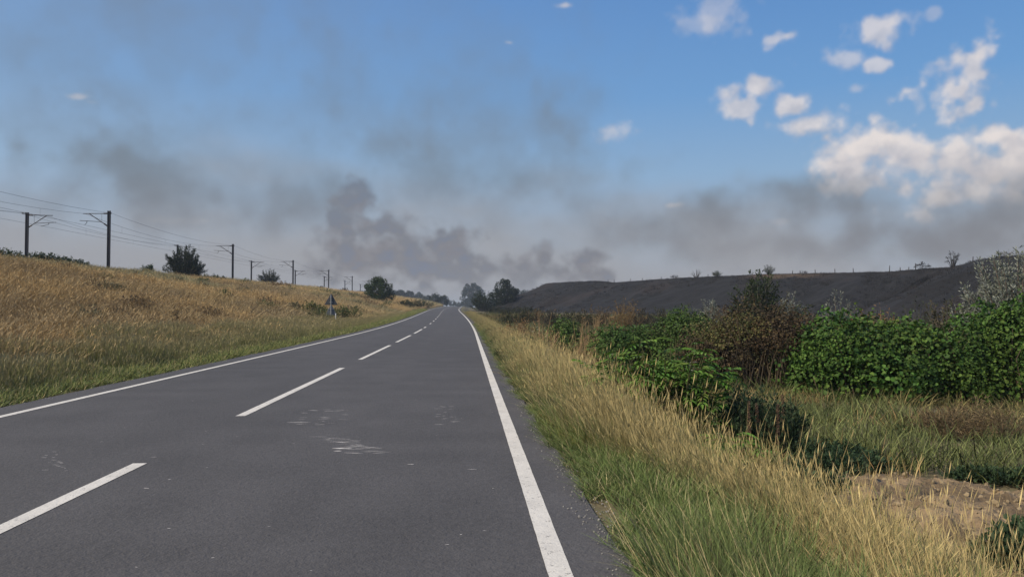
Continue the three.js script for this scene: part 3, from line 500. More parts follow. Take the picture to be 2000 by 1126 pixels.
// left: along the railway
plant(sprayShrub({ seed: 201, h: 5.2, rx: 3.0, rz: 2.8, branches: 130, leaves: 130, leaf: 0.2, ratio: .5, twig: 0.5, colors: DARK, arch: .45, rise: .5, stemR: .05 }), 'elm_shrub', 'large ragged dark green shrub rising above the embankment crest', 'shrub', 359, 112);
plant(sprayShrub({ seed: 202, h: 4.2, rx: 2.9, rz: 2.4, branches: 120, leaves: 60, leaf: 0.2, ratio: .3, twig: 0.3, colors: DARK, arch: .6, rise: .8, stemR: .04 }), 'rounded_shrub', 'rounded dark shrub with bristling tips between two catenary masts', 'shrub', 525, 172);
plant(sprayShrub({ seed: 203, h: 1.9, rx: 1.0, rz: .9, branches: 26, leaves: 40, leaf: 0.22, ratio: .5, twig: 0.25, colors: [[.06, .10, .03], [.045, .08, .028]], arch: .5, stemR: .03 }), 'green_sapling', 'small leafy green sapling at the top of the dry embankment', 'shrub', 287, 104);
plant(crownTree({ seed: 204, h: 5.4, rx: 3.45, rz: 3.2, low: -0.02, cone: .4, clumps: 120, clumpR: .62, leaves: 15000, leaf: 0.2, colors: GREEN, trunk: 1.2 }), 'round_tree', 'full dark green tree standing beside the road below the last masts', 'tree', 740, 153, null, -.25);
plant(sprayShrub({ seed: 205, h: 1.5, rx: 2.3, rz: 1.5, branches: 40, leaves: 30, leaf: .2, twig: .3, colors: [[.07, .085, .04], [.06, .06, .03]], stemR: .02, mat: dullLeafMat }), 'scrub_bush', 'low sparse olive scrub beside the ragged dark shrub', 'shrub', 418, 122);
plant(sprayShrub({ seed: 206, h: 1.6, rx: 1.5, rz: 1.2, branches: 36, leaves: 30, leaf: .24, twig: .3, colors: [[.05, .055, .03], [.04, .045, .025]], stemR: .02, mat: dullLeafMat }), 'thorn_bush', 'small dark thorny bush on the crest just before the road sign', 'shrub', 624, 196);
plant(sprayShrub({ seed: 207, h: 1.7, rx: 1.6, rz: 1.2, branches: 26, leaves: 20, leaf: .24, twig: .3, colors: [[.06, .055, .035], [.05, .045, .03]], stemR: .03, mat: dullLeafMat }), 'bare_bush', 'half bare spiky bush on the crest beyond the road sign', 'shrub', 672, 205);
plant(sprayShrub({ seed: 208, h: 1.4, rx: 1.2, rz: 1.0, branches: 10, leaves: 16, leaf: .22, twig: .25, colors: [[.05, .06, .04]], stemR: .03, from: .4, mat: dullLeafMat }), 'twiggy_bush', 'twiggy bush at the foot of the outermost catenary mast', 'shrub', 44, 98);
[[-4, 100, 2.7, 5], [18, 97, 2.2, 4], [78, 99, 2.2, 4], [108, 99, 1.9, 4], [138, 98, 1.6, 4]].forEach(([px, d, h, w], k) => plant(sprayShrub({ seed: 210 + k, h, rx: w * .62, rz: 1.6, branches: 60, leaves: 45, leaf: .2, ratio: .6, twig: .3, colors: [[.045, .075, .025], [.06, .095, .03], [.035, .06, .022]], stemR: .015, from: .1 }), 'bramble_mound', 'low green bramble mound along the embankment crest by the outermost mast', 'shrub', px, d, 'bramble mounds on the embankment crest'));
// weeds on the embankment
[[188, 600, 40, 1.25], [260, 548, 66, 1.2], [62, 530, 70, 1.4], [345, 640, 33, .9], [490, 610, 46, 1.0], [395, 560, 64, 1.2]].forEach(([px, py, d, h], k) => plant(sprayShrub({ seed: 230 + k, h, rx: h * .55, rz: h * .5, branches: 16, leaves: 10, leaf: .07, ratio: .5, twig: .12, colors: [[.10, .075, .04], [.07, .06, .035]], stem: [[.11, .08, .05]], stemR: .012, from: .4, mat: dullLeafMat }), 'dead_weed', 'withered brown weed stalks standing in the dry embankment grass', 'weed', px, d, 'withered weeds on the embankment'));
{ // wormwood patches in the dry grass
  const r = rng(240); let n = 0;
  while (n < 60) {
    const d = 22 + 150 * r() ** 1.4, x = -11 - 40 * r(); if (!inView(x, d, 10)) continue; n++;
    const k = n % 3, h = rr(r, .45, .85) * (1 + d / 250), w = rr(r, .5, 1.3) * (1 + d / 200);
    plant(sprayShrub({ seed: 2400 + n, h, rx: w, rz: w * .8, branches: 34, leaves: 22, leaf: .1 * (1 + d / 120), ratio: .4, twig: .16, colors: [[[.22, .205, .12], [.18, .17, .10]], [[.27, .20, .115], [.22, .165, .095]], [[.17, .185, .085], [.15, .165, .08]]][k], stem: [[.13, .10, .06]], stemR: .008, from: .15, rise: .5, mat: dullLeafMat }), ['wormwood', 'withered_herb', 'green_herb'][k], ['grey green wormwood clump among the dry embankment grass', 'brown withered herb clump among the dry embankment grass', 'dull green herb clump among the dry embankment grass'][k], 'weed', projX(x, d), d, ['wormwood on the embankment', 'withered herbs on the embankment', 'green herbs on the embankment'][k]);
  }
}
{ // green weeds behind the sign
  const G2 = [[.14, .17, .06], [.12, .15, .055], [.18, .19, .075]];
  [[606, 61, 1.3, 1.5], [628, 59.5, 1.1, 1.2], [665, 62, 1.5, 1.1], [684, 66, 1.4, 1.2], [640, 63, 1.0, 1.4]].forEach(([px, d, h, w], k) => plant(sprayShrub({ seed: 250 + k, h, rx: w, rz: .9, branches: 55, leaves: 30, leaf: .13, ratio: .5, twig: .18, colors: G2, stemR: .012, from: .1 }), 'leafy_weed', 'dark green leafy weed growing round the back of the road sign', 'weed', px, d, 'leafy weeds around the road sign'));
}
[[790, 158, 2.0, 2.6], [806, 175, 2.4, 3.2], [826, 215, 2.4, 4.0]].forEach(([px, d, h, w], k) => plant(sprayShrub({ seed: 260 + k, h, rx: w, rz: 2, branches: 60, leaves: 45, leaf: .22, twig: .4, colors: [[.06, .08, .032], [.085, .075, .042], [.05, .066, .028]], stemR: .02, from: .1, mat: dullLeafMat }), 'roadside_bush', 'dark mixed bush on the left verge where the road recedes', 'shrub', px, d, 'bushes on the left verge far down the road'));
// far trees in the haze
[[704, 580, 9, 9], [722, 570, 8, 9], [783, 590, 10.5, 8], [800, 610, 11, 9], [818, 640, 10.5, 8], [834, 660, 9, 8], [772, 560, 8.5, 8]].forEach(([px, d, h, w], k) => plant(crownTree({ seed: 270 + k, h, rx: w * .55, rz: 4, low: .02, cone: .25, clumps: 60, clumpR: 1.3, leaves: 4200, leaf: .62, colors: DARK }), 'far_tree', 'distant tree blurred blue by smoke left of the road', 'tree', px, d, 'distant trees in the smoke left of the road', -.3));
[[850, 420, 6.2, 6], [864, 440, 6.4, 6.4]].forEach(([px, d, h, w], k) => plant(crownTree({ seed: 285 + k, h, rx: w * .55, rz: 3, low: .0, clumps: 60, clumpR: .9, leaves: 4200, leaf: .42, colors: DARK }), 'hazy_tree', 'low blue grey tree at the left edge of the far road end', 'tree', px, d, 'low trees at the far road end', -.3));
[[878, 700, 5.5, 9], [892, 720, 5, 9], [906, 690, 5, 8]].forEach(([px, d, h, w], k) => plant(crownTree({ seed: 290 + k, h, rx: w * .6, rz: 3, low: .0, clumps: 40, clumpR: .9, leaves: 2600, leaf: .5, colors: DARK }), 'horizon_bush', 'faint low bush across the vanishing end of the road', 'shrub', px, d, 'bushes at the vanishing end of the road', 1.2));
plant(crownTree({ seed: 300, h: 25, rx: 10.6, rz: 9, low: .03, clumps: 130, clumpR: 1.7, leaves: 15000, leaf: .75, colors: DARK, cone: .1 }), 'tall_hazy_tree', 'tall broad tree turned pale blue by smoke at the right road edge', 'tree', 921, 700, null, -.3);
plant(crownTree({ seed: 301, h: 8.9, rx: 3.9, rz: 3.8, low: .0, clumps: 130, clumpR: .75, leaves: 20000, leaf: .26, colors: DARK, cone: .15, trunk: 1.6 }), 'dark_oak', 'dark rounded tree standing against the end of the burnt hill', 'tree', 985, 205, null, -.3);
plant(sprayShrub({ seed: 302, h: 6.0, rx: 3.6, rz: 2.8, branches: 120, leaves: 75, leaf: .28, ratio: .45, twig: .6, colors: [[.024, .045, .016], [.03, .055, .018]], arch: .5, rise: .2, stemR: .05 }), 'ragged_tree', 'smaller ragged green tree leaning against the dark rounded tree', 'tree', 943, 198, null, -.3);
plant(crownTree({ seed: 303, h: 13, rx: 6, rz: 5, low: .02, clumps: 50, clumpR: 1.4, leaves: 4000, leaf: .6, colors: DARK }), 'smoke_veiled_tree', 'smoke blue tree showing between the dark tree and the hill', 'tree', 1019, 480, null, -.3);
[[968, 150, 1.6, 3], [1000, 140, 1.6, 4], [1030, 130, 1.7, 4]].forEach(([px, d, h, w], k) => plant(sprayShrub({ seed: 305 + k, h, rx: w, rz: 1.8, branches: 60, leaves: 40, leaf: .2, twig: .35, colors: [[.035, .045, .025], [.05, .05, .03]], stemR: .02, from: .1, mat: dullLeafMat }), 'foot_scrub', 'dull dark scrub at the foot of the burnt hill', 'shrub', px, d, 'scrub at the foot of the hill'));

// right: brush between verge and hill
const SILVER = [[.20, .22, .19], [.15, .17, .14], [.24, .26, .23]], OLIVE = [[.05, .07, .028], [.07, .085, .035]];
function silver(px, d, h, w, seed, label, n = 60) { return plant(sprayShrub({ seed, h, rx: w, rz: w * .8, branches: n, leaves: 85, leaf: .13, ratio: .36, twig: .28, colors: SILVER, stem: [[.16, .13, .10]], stemR: .03, from: .3, rise: .4, mat: dullLeafMat }), 'silver_shrub', label, 'shrub', px, d); }
silver(1388, 44, 2.6, 1.9, 401, 'pale grey leaved shrub behind the green thicket, before the hill', 70);
silver(1340, 52, 2.0, 1.6, 402, 'faded grey shrub low against the charred hillside beside the green thicket', 40);
silver(1544, 42, 3.0, 1.0, 403, 'narrow silver shrub leaning beside the tall green bush', 34);
silver(1638, 40, 3.1, 1.15, 404, 'lone silver shrub with open branches before the charred slope', 30);
plant(sprayShrub({ seed: 405, h: 4.3, rx: 1.9, rz: 1.5, branches: 90, leaves: 65, leaf: .16, ratio: .5, twig: .35, colors: [[.045, .07, .028], [.06, .085, .035], [.035, .055, .024]], arch: .6, rise: .5, stemR: .035 }), 'tall_bush', 'tall green bush whose twigs rise above the hill crest', 'shrub', 1482, 43);
plant(sprayShrub({ seed: 406, h: 4.6, rx: 2.6, rz: 2.2, branches: 170, leaves: 170, leaf: .13, ratio: .38, twig: .4, colors: [[.25, .275, .235], [.18, .20, .16], [.30, .325, .29], [.12, .14, .10]], stem: [[.14, .11, .09]], arch: .5, rise: .35, stemR: .045, from: .15, mat: dullLeafMat }), 'oleaster_shrub', 'big silvery grey shrub standing over the vine thicket', 'shrub', 1988, 29);
plant(sprayShrub({ seed: 407, h: 2.6, rx: 2.4, rz: 1.6, branches: 60, leaves: 30, leaf: .13, ratio: .5, twig: .3, colors: [[.06, .075, .045], [.09, .075, .045], [.05, .05, .03]], stemR: .02, from: .1, mat: dullLeafMat }), 'dull_scrub', 'dull brown green scrub below the big silvery shrub', 'shrub', 1850, 30);
plant(sprayShrub({ seed: 408, h: 2.2, rx: 1.8, rz: 1.2, branches: 60, leaves: 24, leaf: .1, ratio: .35, twig: .3, colors: [[.26, .15, .07], [.20, .12, .06]], stem: [[.26, .17, .09]], stemR: .012, from: .2, mat: dullLeafMat }), 'rusty_bush', 'rusty brown withered bush behind the vine thicket', 'shrub', 1718, 27);
plant(sprayShrub({ seed: 409, h: 2.6, rx: 1.4, rz: 1, branches: 40, leaves: 26, leaf: .12, ratio: .4, twig: .3, colors: [[.04, .055, .03], [.05, .06, .035]], stemR: .02, from: .1, mat: dullLeafMat }), 'dim_bush', 'dim green bush between the rusty bush and the brown scrub', 'shrub', 1790, 32);
plant(sprayShrub({ seed: 410, h: 2.7, rx: 1.7, rz: 1.2, branches: 70, leaves: 26, leaf: .12, ratio: .4, twig: .35, colors: [[.23, .15, .065], [.18, .125, .055]], stem: [[.22, .15, .08]], stemR: .014, from: .2, mat: dullLeafMat }), 'golden_bush', 'golden brown dried bush before the black hill', 'shrub', 1222, 52);
plant(sprayShrub({ seed: 411, h: 2.0, rx: .75, rz: .7, branches: 14, leaves: 6, leaf: .08, twig: .2, colors: [[.2, .13, .07]], stem: [[.24, .16, .09]], stemR: .02, from: .4, mat: dullLeafMat }), 'dead_thistle', 'bare branching tan stalk of a dead giant weed', 'weed', 1057, 26);
[[1022, 27], [1040, 29], [1008, 30], [1075, 27]].forEach(([px, d], k) => plant(sprayShrub({ seed: 412 + k, h: 1.35, rx: .7, rz: .6, branches: 40, leaves: 14, leaf: .07, twig: .2, colors: [[.24, .15, .08], [.2, .13, .07]], stem: [[.22, .145, .08]], stemR: .008, from: .2, mat: dullLeafMat }), 'brown_weed', 'reddish brown dried weed clump behind the tall straw grass', 'weed', px, d, 'brown weed clumps behind the straw grass'));
[[1142, 26], [1153, 25.5], [1164, 26], [1176, 26]].forEach(([px, d], k) => { // reed canes
  const r = rng(420 + k), s = new MB(), f = new MB(), g = new THREE.Group();
  for (let i = 0; i < 22; i++) { const x = rr(r, -.3, .3), z = rr(r, -.6, .6), h = rr(r, .9, 1.9), lx = rr(r, -.25, .25); s.tube([V(x, -.05, z), V(x + lx * .4, h * .5, z), V(x + lx, h, z)], [.011, .009, .004], 4, tone(r, [[.33, .23, .12], [.28, .2, .11]], .2)); for (let q = 0; q < 4; q++) { const t = rr(r, .4, 1), dir = V(rr(r, -1, 1), rr(r, .2, 1), rr(r, -1, 1)).normalize(); f.leaf(V(x + lx * t, h * t, z), dir, perp(dir, r), rr(r, .15, .3), .018, tone(r, [[.34, .23, .12], [.25, .18, .09]], .2)); } }
  mesh('canes', s.build(), barkMat, g); mesh('dry_leaves', f.build(), dullLeafMat, g); plant(g, 'dry_reeds', 'upright stand of dry tan canes between two green thickets', 'reeds', px, d, 'dry canes between the thickets');
});

[[1010, 78, 1.9, 2.2, 0], [1045, 84, 1.7, 2.4, 1], [1085, 72, 2.0, 2.0, 2], [1125, 66, 1.9, 2.0, 0], [1165, 70, 2.2, 2.2, 1], [1255, 60, 2.0, 1.8, 2], [1295, 64, 2.2, 2.0, 0], [1420, 56, 2.2, 1.8, 1], [1580, 50, 1.7, 1.6, 2], [1690, 46, 1.8, 1.8, 0], [1760, 44, 1.6, 1.6, 2], [1870, 42, 1.9, 1.8, 1]].forEach(([px, d, h, w, k], i) => plant(sprayShrub({ seed: 440 + i, h, rx: w, rz: 1.5, branches: 60, leaves: 36, leaf: .15, ratio: .45, twig: .35, colors: [[[.05, .06, .03], [.065, .065, .035]], [[.15, .105, .06], [.12, .09, .05]], [[.075, .07, .05], [.055, .055, .045]]][k], stem: [[.12, .09, .06]], stemR: .014, from: .1, rise: .5, mat: dullLeafMat }), ['olive_brush', 'tan_brush', 'grey_brush'][k], ['dull olive brush in the rough ground before the burnt hill', 'tan dried brush in the rough ground before the burnt hill', 'greyish brush in the rough ground before the burnt hill'][k], 'shrub', px, d, ['olive brush before the hill', 'tan brush before the hill', 'grey brush before the hill'][k]));

// climbing thickets: leaf-covered mounds over old stems
function thicket(o) {                                    // o.line: [px, d, height, depth] stations
  const r = rng(o.seed), f = new MB(), s = new MB(), g = new THREE.Group();
  const st = o.line.map(([px, d, h, w]) => { const x = at(px, 600, d).x; return { x, d, y: land(x, d), h, w }; });
  const c0 = st[Math.floor(st.length / 2)]; g.position.set(c0.x, c0.y, -c0.d);
  const pick = (t) => { const q = t * (st.length - 1), i = Math.min(st.length - 2, Math.floor(q)), k = q - i, a = st[i], b = st[i + 1], e = k * k * (3 - 2 * k); return { x: mix(a.x, b.x, k), d: mix(a.d, b.d, k), y: mix(a.y, b.y, k), h: mix(a.h, b.h, e), w: mix(a.w, b.w, e) }; };
  const S0y = (p) => land(p.x + c0.x, c0.d - p.z) - c0.y - .02;
  // billows: overlapping leafy lobes piled along the line, leaves on their outer skins, trailing shoots on top
  const lobes = [];
  for (let i = 0; i < o.lobes; i++) {
    const t = clamp((i + r()) / o.lobes), S = pick(t), R = (.2 + .5 * r() ** 1.4) * (o.lobeR ?? 1) * Math.min(1, S.h), lift = Math.pow(r(), .8);
    const yy = Math.max(R * .45, (S.h * (.70 + .7 * fbm(S.x * .9 + o.seed, 3, 2)) * rr(r, .82, 1.06) - R * .7) * lift), zz = S.w * (1 - .55 * lift * lift) * rr(r, -.9, 1) - (lift > .6 ? .15 : 0);
    if (o.hollow && Math.hypot((S.x - o.hollow.x) / o.hollow.rx, (yy - o.hollow.y) / o.hollow.ry) < 1.05 && zz > -.55) continue;
    lobes.push([V(S.x - c0.x, S.y - c0.y + yy, -(S.d - c0.d) + zz), R]);
  }
  const area = lobes.reduce((a, l) => a + l[1] * l[1], 0);
  let lobeK = 1, lobeT = 1, lobeY = 1;
  const put = (p, N, k) => {
    const dir = V(rr(r, -1, 1), -.35 + rr(r, -.7, .7), rr(r, -1, 1)); dir.addScaledVector(N, -dir.dot(N)).normalize();
    const L = o.leaf * rr(r, .5, 1.35) * k * lobeK, pal = o.patch && fbm((p.x + c0.x) * .8 + 40, p.y * 1.2, 2) > 0.54 ? o.patch : o.colors;
    const tc = tone(r, pal, .34); f.leaf(p, dir, N, L, L * (o.ratio ?? .95), [tc[0] * lobeT * lobeY, tc[1] * lobeT, tc[2] * lobeT], o.pts ?? 7, .14);
  };
  for (const [c, R] of lobes) {
    lobeK = rr(r, .62, 1.2); lobeT = rr(r, .7, 1.25); lobeY = rr(r, .85, 1.2);
    const n = Math.round(o.leaves * .9 * R * R / area / (.35 + .65 * lobeK * lobeK));
    for (let i = 0; i < n; i++) {
      const d = rdir(r); if (d.y < -.55) continue; const q = R * (1 - .5 * Math.pow(r(), 2.2)) * (.86 + .34 * fbm(d.x * 3 + c.x * 5, d.y * 3 + d.z * 2 + c.z, 2));
      const p = c.clone().addScaledVector(d, q); p.y *= 1; if (p.y < S0y(p)) continue;
      put(p, V(d.x * .8 + rr(r, -.8, .8), d.y * .8 + rr(r, -.35, .9), d.z * .8 + rr(r, -.8, .8)).normalize(), 1);
    }
    if (r() < (o.shoots ?? .8)) {                        // a loose shoot
      let p = c.clone(); const d = V(rr(r, -1, 1), rr(r, .5, 1.3), rr(r, -.4, 1)).normalize(); p.addScaledVector(d, R * .9); const pts = [p.clone()];
      for (let i = 0; i < 5; i++) { d.y -= .12; d.x += rr(r, -.25, .25); d.normalize(); p = p.clone().addScaledVector(d, R * rr(r, .08, .16)); pts.push(p); for (let q = 0; q < 3; q++) put(p.clone().add(rdir(r).multiplyScalar(.05)), rdir(r), .85); }
      s.tube(pts, .005, 3, [.09, .09, .04]);
    }
  }
  for (let i = 0; i < (o.canes ?? 60); i++) { const t = r(), S = pick(t), x = S.x - c0.x, z = -(S.d - c0.d), zz = rr(r, -.6, .6) * S.w, h = S.h * rr(r, .5, .9), y = S.y - c0.y; s.tube([V(x, y - .05, z + zz), V(x + rr(r, -.3, .3), y + h * .6, z + zz * 1.2), V(x + rr(r, -.6, .6), y + h, z + zz * 1.1)], [.016, .011, .005], 4, tone(r, [[.10, .075, .05]], .2)); }
  mesh('vines', s.build(), barkMat, g); mesh('foliage', f.build(), o.mat ?? leafMat, g);
  return top(g, o.name, o.label, 'thicket', o.group);
}
const VINE = [[.062, .132, .024], [.078, .155, .027], [.046, .102, .019], [.098, .184, .033]];
thicket({ seed: 501, name: 'vine_thicket', label: 'dense bright green vine thicket with broad leaves at the meadow edge', line: [[1575, 17.2, 1.5, .9], [1640, 17, 2.0, 1.1], [1720, 17, 1.85, 1.1], [1800, 16.8, 1.95, 1.2], [1880, 16.6, 1.7, 1.1], [1960, 16.4, 1.95, 1.2], [2060, 16.2, 2.2, 1.3], [2180, 16, 2.1, 1.2]], leaves: 74000, lobes: 320, leaf: .082, colors: VINE, patch: [[.07, .145, .028], [.11, .19, .036]], canes: 120 });
{ const hx = at(1505, 600, 18.2).x; thicket({ seed: 502, name: 'withered_thicket', label: 'brown withered climbing thicket with a dark hollow at its foot', line: [[1362, 19, 1.6, .9], [1425, 18.6, 2.2, 1.1], [1490, 18.4, 2.25, 1.2], [1550, 18.2, 2.15, 1.1], [1610, 18, 1.8, .9]], leaves: 36000, lobes: 130, leaf: .062, colors: [[.072, .055, .033], [.055, .042, .027], [.10, .08, .042], [.04, .032, .023]], patch: [[.13, .13, .05], [.10, .105, .04], [.1, .075, .04]], mat: dullLeafMat, canes: 200, pts: 4, hollow: { x: hx, y: .0, rx: 1.05, ry: 1.15 } }); }
thicket({ seed: 503, name: 'green_thicket', label: 'dense green thicket between the dry canes and the withered one', line: [[1180, 24, 1.3, .8], [1230, 24, 1.8, 1.1], [1290, 23.5, 1.9, 1.1], [1350, 23, 2.1, 1.2], [1405, 22.5, 1.9, 1.0]], leaves: 30000, lobes: 85, leaf: .095, ratio: .6, colors: [[.08, .15, .032], [.105, .18, .04], [.058, .11, .026]], canes: 60, pts: 4 });
thicket({ seed: 504, name: 'small_thicket', label: 'small green thicket left of the dry canes', line: [[1078, 32, 1.2, .8], [1105, 32, 1.9, 1], [1130, 31.5, 1.4, .9]], leaves: 8000, lobes: 26, leaf: .12, ratio: .6, colors: [[.08, .15, .032], [.105, .18, .04], [.058, .11, .026]], canes: 20, pts: 4 });
thicket({ seed: 505, name: 'far_thicket', label: 'pale leaved thicket behind the gap of the withered one', line: [[1395, 30, 1.5, 1], [1500, 31, 1.7, 1], [1620, 31, 1.6, 1], [1700, 30, 1.5, .9]], leaves: 16000, lobes: 90, leaf: .11, ratio: .6, colors: [[.05, .07, .03], [.04, .055, .025], [.07, .075, .04]], canes: 40, pts: 4, mat: dullLeafMat });

function leafyBush(seed, px, d, o) {                      // compound leaves on upright stems
  const r = rng(seed), f = new MB(), s = new MB(), g = new THREE.Group();
  for (let k = 0; k < o.stems; k++) {
    const a = r() * 6.2832, q = Math.sqrt(r()), top0 = V(Math.cos(a) * q * o.rx, o.h * (1 - 0.35 * q * q) * rr(r, .72, 1.05), Math.sin(a) * q * o.rz), B = V(top0.x * .35, -.05, top0.z * .35), cv = new THREE.QuadraticBezierCurve3(B, V(top0.x * .6, top0.y * .6, top0.z * .6), top0), pts = cv.getPoints(4);
    s.tube(pts, [.016, .014, .011, .008, .004], 5, [.10, .10, .04]);
    for (let i = 0; i < o.fronds; i++) {
      const t = rr(r, .25, 1), p = cv.getPoint(t), az = r() * 6.2832, up = rr(r, -.1, .75), dir = V(Math.cos(az), up, Math.sin(az)).normalize(), L = o.frond * rr(r, .6, 1.15), side = V(-Math.sin(az), 0, Math.cos(az)), n0 = V().crossVectors(side, dir); if (n0.y < 0) n0.negate();
      const c = tone(r, o.colors, .22);
      for (let m = 0; m < o.pairs; m++) for (const sg of [-1, 1]) {
        const u = (m + .6) / o.pairs, P = p.clone().addScaledVector(dir, L * u); P.y -= L * .35 * u * u;
        const ld = dir.clone().multiplyScalar(.55).addScaledVector(side, sg * .85); ld.y -= .22 + .25 * u; ld.normalize(); const nn = n0.clone().addScaledVector(ld, -n0.dot(ld)).add(rdir(r).multiplyScalar(.25)).normalize();
        const ll = o.leaf * rr(r, .75, 1.15); f.leaf(P, ld, nn, ll, ll * .42, [c[0] * rr(r, .85, 1.15), c[1] * rr(r, .85, 1.15), c[2]], 7, .22);
      }
      const E = p.clone().addScaledVector(dir, L); E.y -= L * .35; f.leaf(E, V(dir.x, dir.y - .6, dir.z).normalize(), n0, o.leaf, o.leaf * .42, c, 7, .22);
    }
  }
  mesh('stems', s.build(), barkMat, g); mesh('foliage', f.build(), leafMat, g); return g;
}
const FRESH = [[.11, .21, .032], [.14, .25, .04], [.08, .16, .026]];
plant(leafyBush(601, 0, 0, { h: 1.55, rx: .95, rz: .75, stems: 54, fronds: 9, frond: .27, pairs: 4, leaf: .1, colors: FRESH }), 'elder_bush', 'glossy green bush with divided leaves behind the tall straw grass', 'shrub', 1312, 10.4);
plant(leafyBush(602, 0, 0, { h: 1.15, rx: .55, rz: .5, stems: 20, fronds: 8, frond: .26, pairs: 4, leaf: .105, colors: FRESH }), 'elder_shoot', 'smaller leafy green shoot beside the glossy divided bush', 'shrub', 1205, 10.2);
plant(leafyBush(603, 0, 0, { h: .7, rx: .4, rz: .35, stems: 14, fronds: 8, frond: .2, pairs: 4, leaf: .085, colors: FRESH }), 'elder_seedling', 'low leafy green seedling at the foot of the glossy bush', 'shrub', 1420, 8.6);
[[1850, -860, .5, .6], [1900, -850, .6, .7], [1960, -860, .55, .7], [1820, -845, .35, .5]].forEach(([px, d, h, w], k) => plant(sprayShrub({ seed: 610 + k, h, rx: w, rz: w * .7, branches: 70, leaves: 12, leaf: .09, ratio: .15, twig: .15, colors: [[.15, .11, .06], [.11, .08, .045], [.19, .145, .08]], stem: [[.16, .12, .07], [.11, .08, .05]], stemR: .005, from: .2, arch: .9, rise: -.2, mat: dullLeafMat }), 'dead_stalk_heap', 'heap of brown dead stalks slumped at the foot of the vine thicket', 'weed', px, d, 'dead stalks at the foot of the vine thicket'));
// dark leafy herbs in the ditch
[[1462, -905, .9, .32], [1510, -908, .86, .34], [1545, -890, .8, .34], [1436, -885, .95, .32], [1490, -872, .9, .42], [1450, -850, .9, .42]].forEach(([px, d, h, w], k) => plant(sprayShrub({ seed: 620 + k, h, rx: w, rz: w, branches: 60, leaves: 26, leaf: .06, ratio: .4, twig: .1, colors: [[.045, .08, .038], [.055, .092, .044], [.036, .062, .03]], stem: [[.06, .06, .035]], stemR: .005, from: .08, rise: .5 }), 'ditch_herb', 'dark green bushy herb in the ditch beside the dock spikes', 'weed', px, d, 'bushy herbs in the ditch'));
[[1590, -950, .4, .42], [1640, -945, .38, .45], [1600, -915, .38, .5], [1660, -915, .34, .45], [1560, -975, .35, .35], [1690, -930, .26, .35], [1620, -975, .28, .3]].forEach(([px, d, h, w], k) => plant(sprayShrub({ seed: 630 + k, h, rx: w, rz: w * .8, branches: 80, leaves: 26, leaf: .045, ratio: .6, twig: .08, colors: [[.045, .085, .04], [.055, .098, .046], [.036, .066, .033]], stem: [[.05, .06, .03]], stemR: .003, from: .08, rise: .3 }), 'low_herb', 'low dark green herb patch spreading at the edge of the bare soil', 'weed', px, d, 'low herb patches by the bare soil'));
[[1962, -1118, .3, .24], [2010, -1112, .36, .26], [1990, -1085, .28, .24]].forEach(([px, d, h, w], k) => plant(sprayShrub({ seed: 640 + k, h, rx: w, rz: w, branches: 50, leaves: 22, leaf: .06, ratio: .5, twig: .07, colors: [[.045, .085, .04], [.058, .098, .046]], stem: [[.05, .06, .03]], stemR: .004, from: .1, rise: .4 }), 'dark_herb', 'dark blue green herb growing out of the straw before the bare soil', 'weed', px, d, 'dark herbs before the bare soil'));
[[1975, -945, .16, .5], [1915, -938, .14, .45], [2030, -948, .18, .4]].forEach(([px, d, h, w], k) => plant(sprayShrub({ seed: 645 + k, h, rx: w, rz: w * .5, branches: 60, leaves: 24, leaf: .06, ratio: .5, twig: .07, colors: [[.045, .085, .04], [.058, .098, .046]], stem: [[.05, .06, .03]], stemR: .004, from: .1, rise: .4 }), 'herb_fringe', 'dark green herb fringe behind the bank of bare soil', 'weed', px, d, 'herb fringe behind the bare soil'));
[[1466, -912], [1484, -908], [1519, -914], [1530, -900]].forEach(([px, d], k) => { // dock: upright seed spikes
  const r = rng(660 + k), s = new MB(), f = new MB(), g = new THREE.Group(), h = rr(r, .8, .95), lx = rr(r, -.05, .05);
  s.tube([V(0, -.05, 0), V(lx * .4, h * .5, 0), V(lx, h, 0)], [.007, .006, .003], 5, [.12, .08, .05]);
  for (let i = 0; i < 420; i++) { const t = rr(r, .35, 1), a = r() * 6.28, w = .028 * (1.15 - t * .7), dir = V(Math.cos(a), rr(r, -.3, .6), Math.sin(a)).normalize(); f.leaf(V(lx * t + Math.cos(a) * w * r(), h * t, Math.sin(a) * w * r()), dir, perp(dir, r), .016, .014, tone(r, [[.16, .09, .06], [.22, .15, .11], [.10, .06, .045]], .3)); }
  mesh('stem', s.build(), barkMat, g); mesh('seed_spike', f.build(), dullLeafMat, g); plant(g, 'dock_spike', 'upright brown seed spike of a dock plant in the ditch', 'weed', px, d, 'dock spikes in the ditch');
});
{ // low leafy plants on the right verge
  [[982, -700, .3, .28], [992, -708, .26, .26], [968, -675, .32, .32], [955, -655, .36, .35], [943, -642, .4, .4]].forEach(([px, d, h, w], k) => plant(sprayShrub({ seed: 670 + k, h, rx: w, rz: w * 1.3, branches: 45, leaves: 20, leaf: .07, ratio: .55, twig: .08, colors: [[.05, .095, .025], [.04, .075, .022]], stem: [[.06, .08, .03]], stemR: .004, from: .1, rise: .4 }), 'verge_herb', 'low bright green leafy plant beside the right edge line', 'weed', px, d, 'leafy plants along the right road edge'));
}
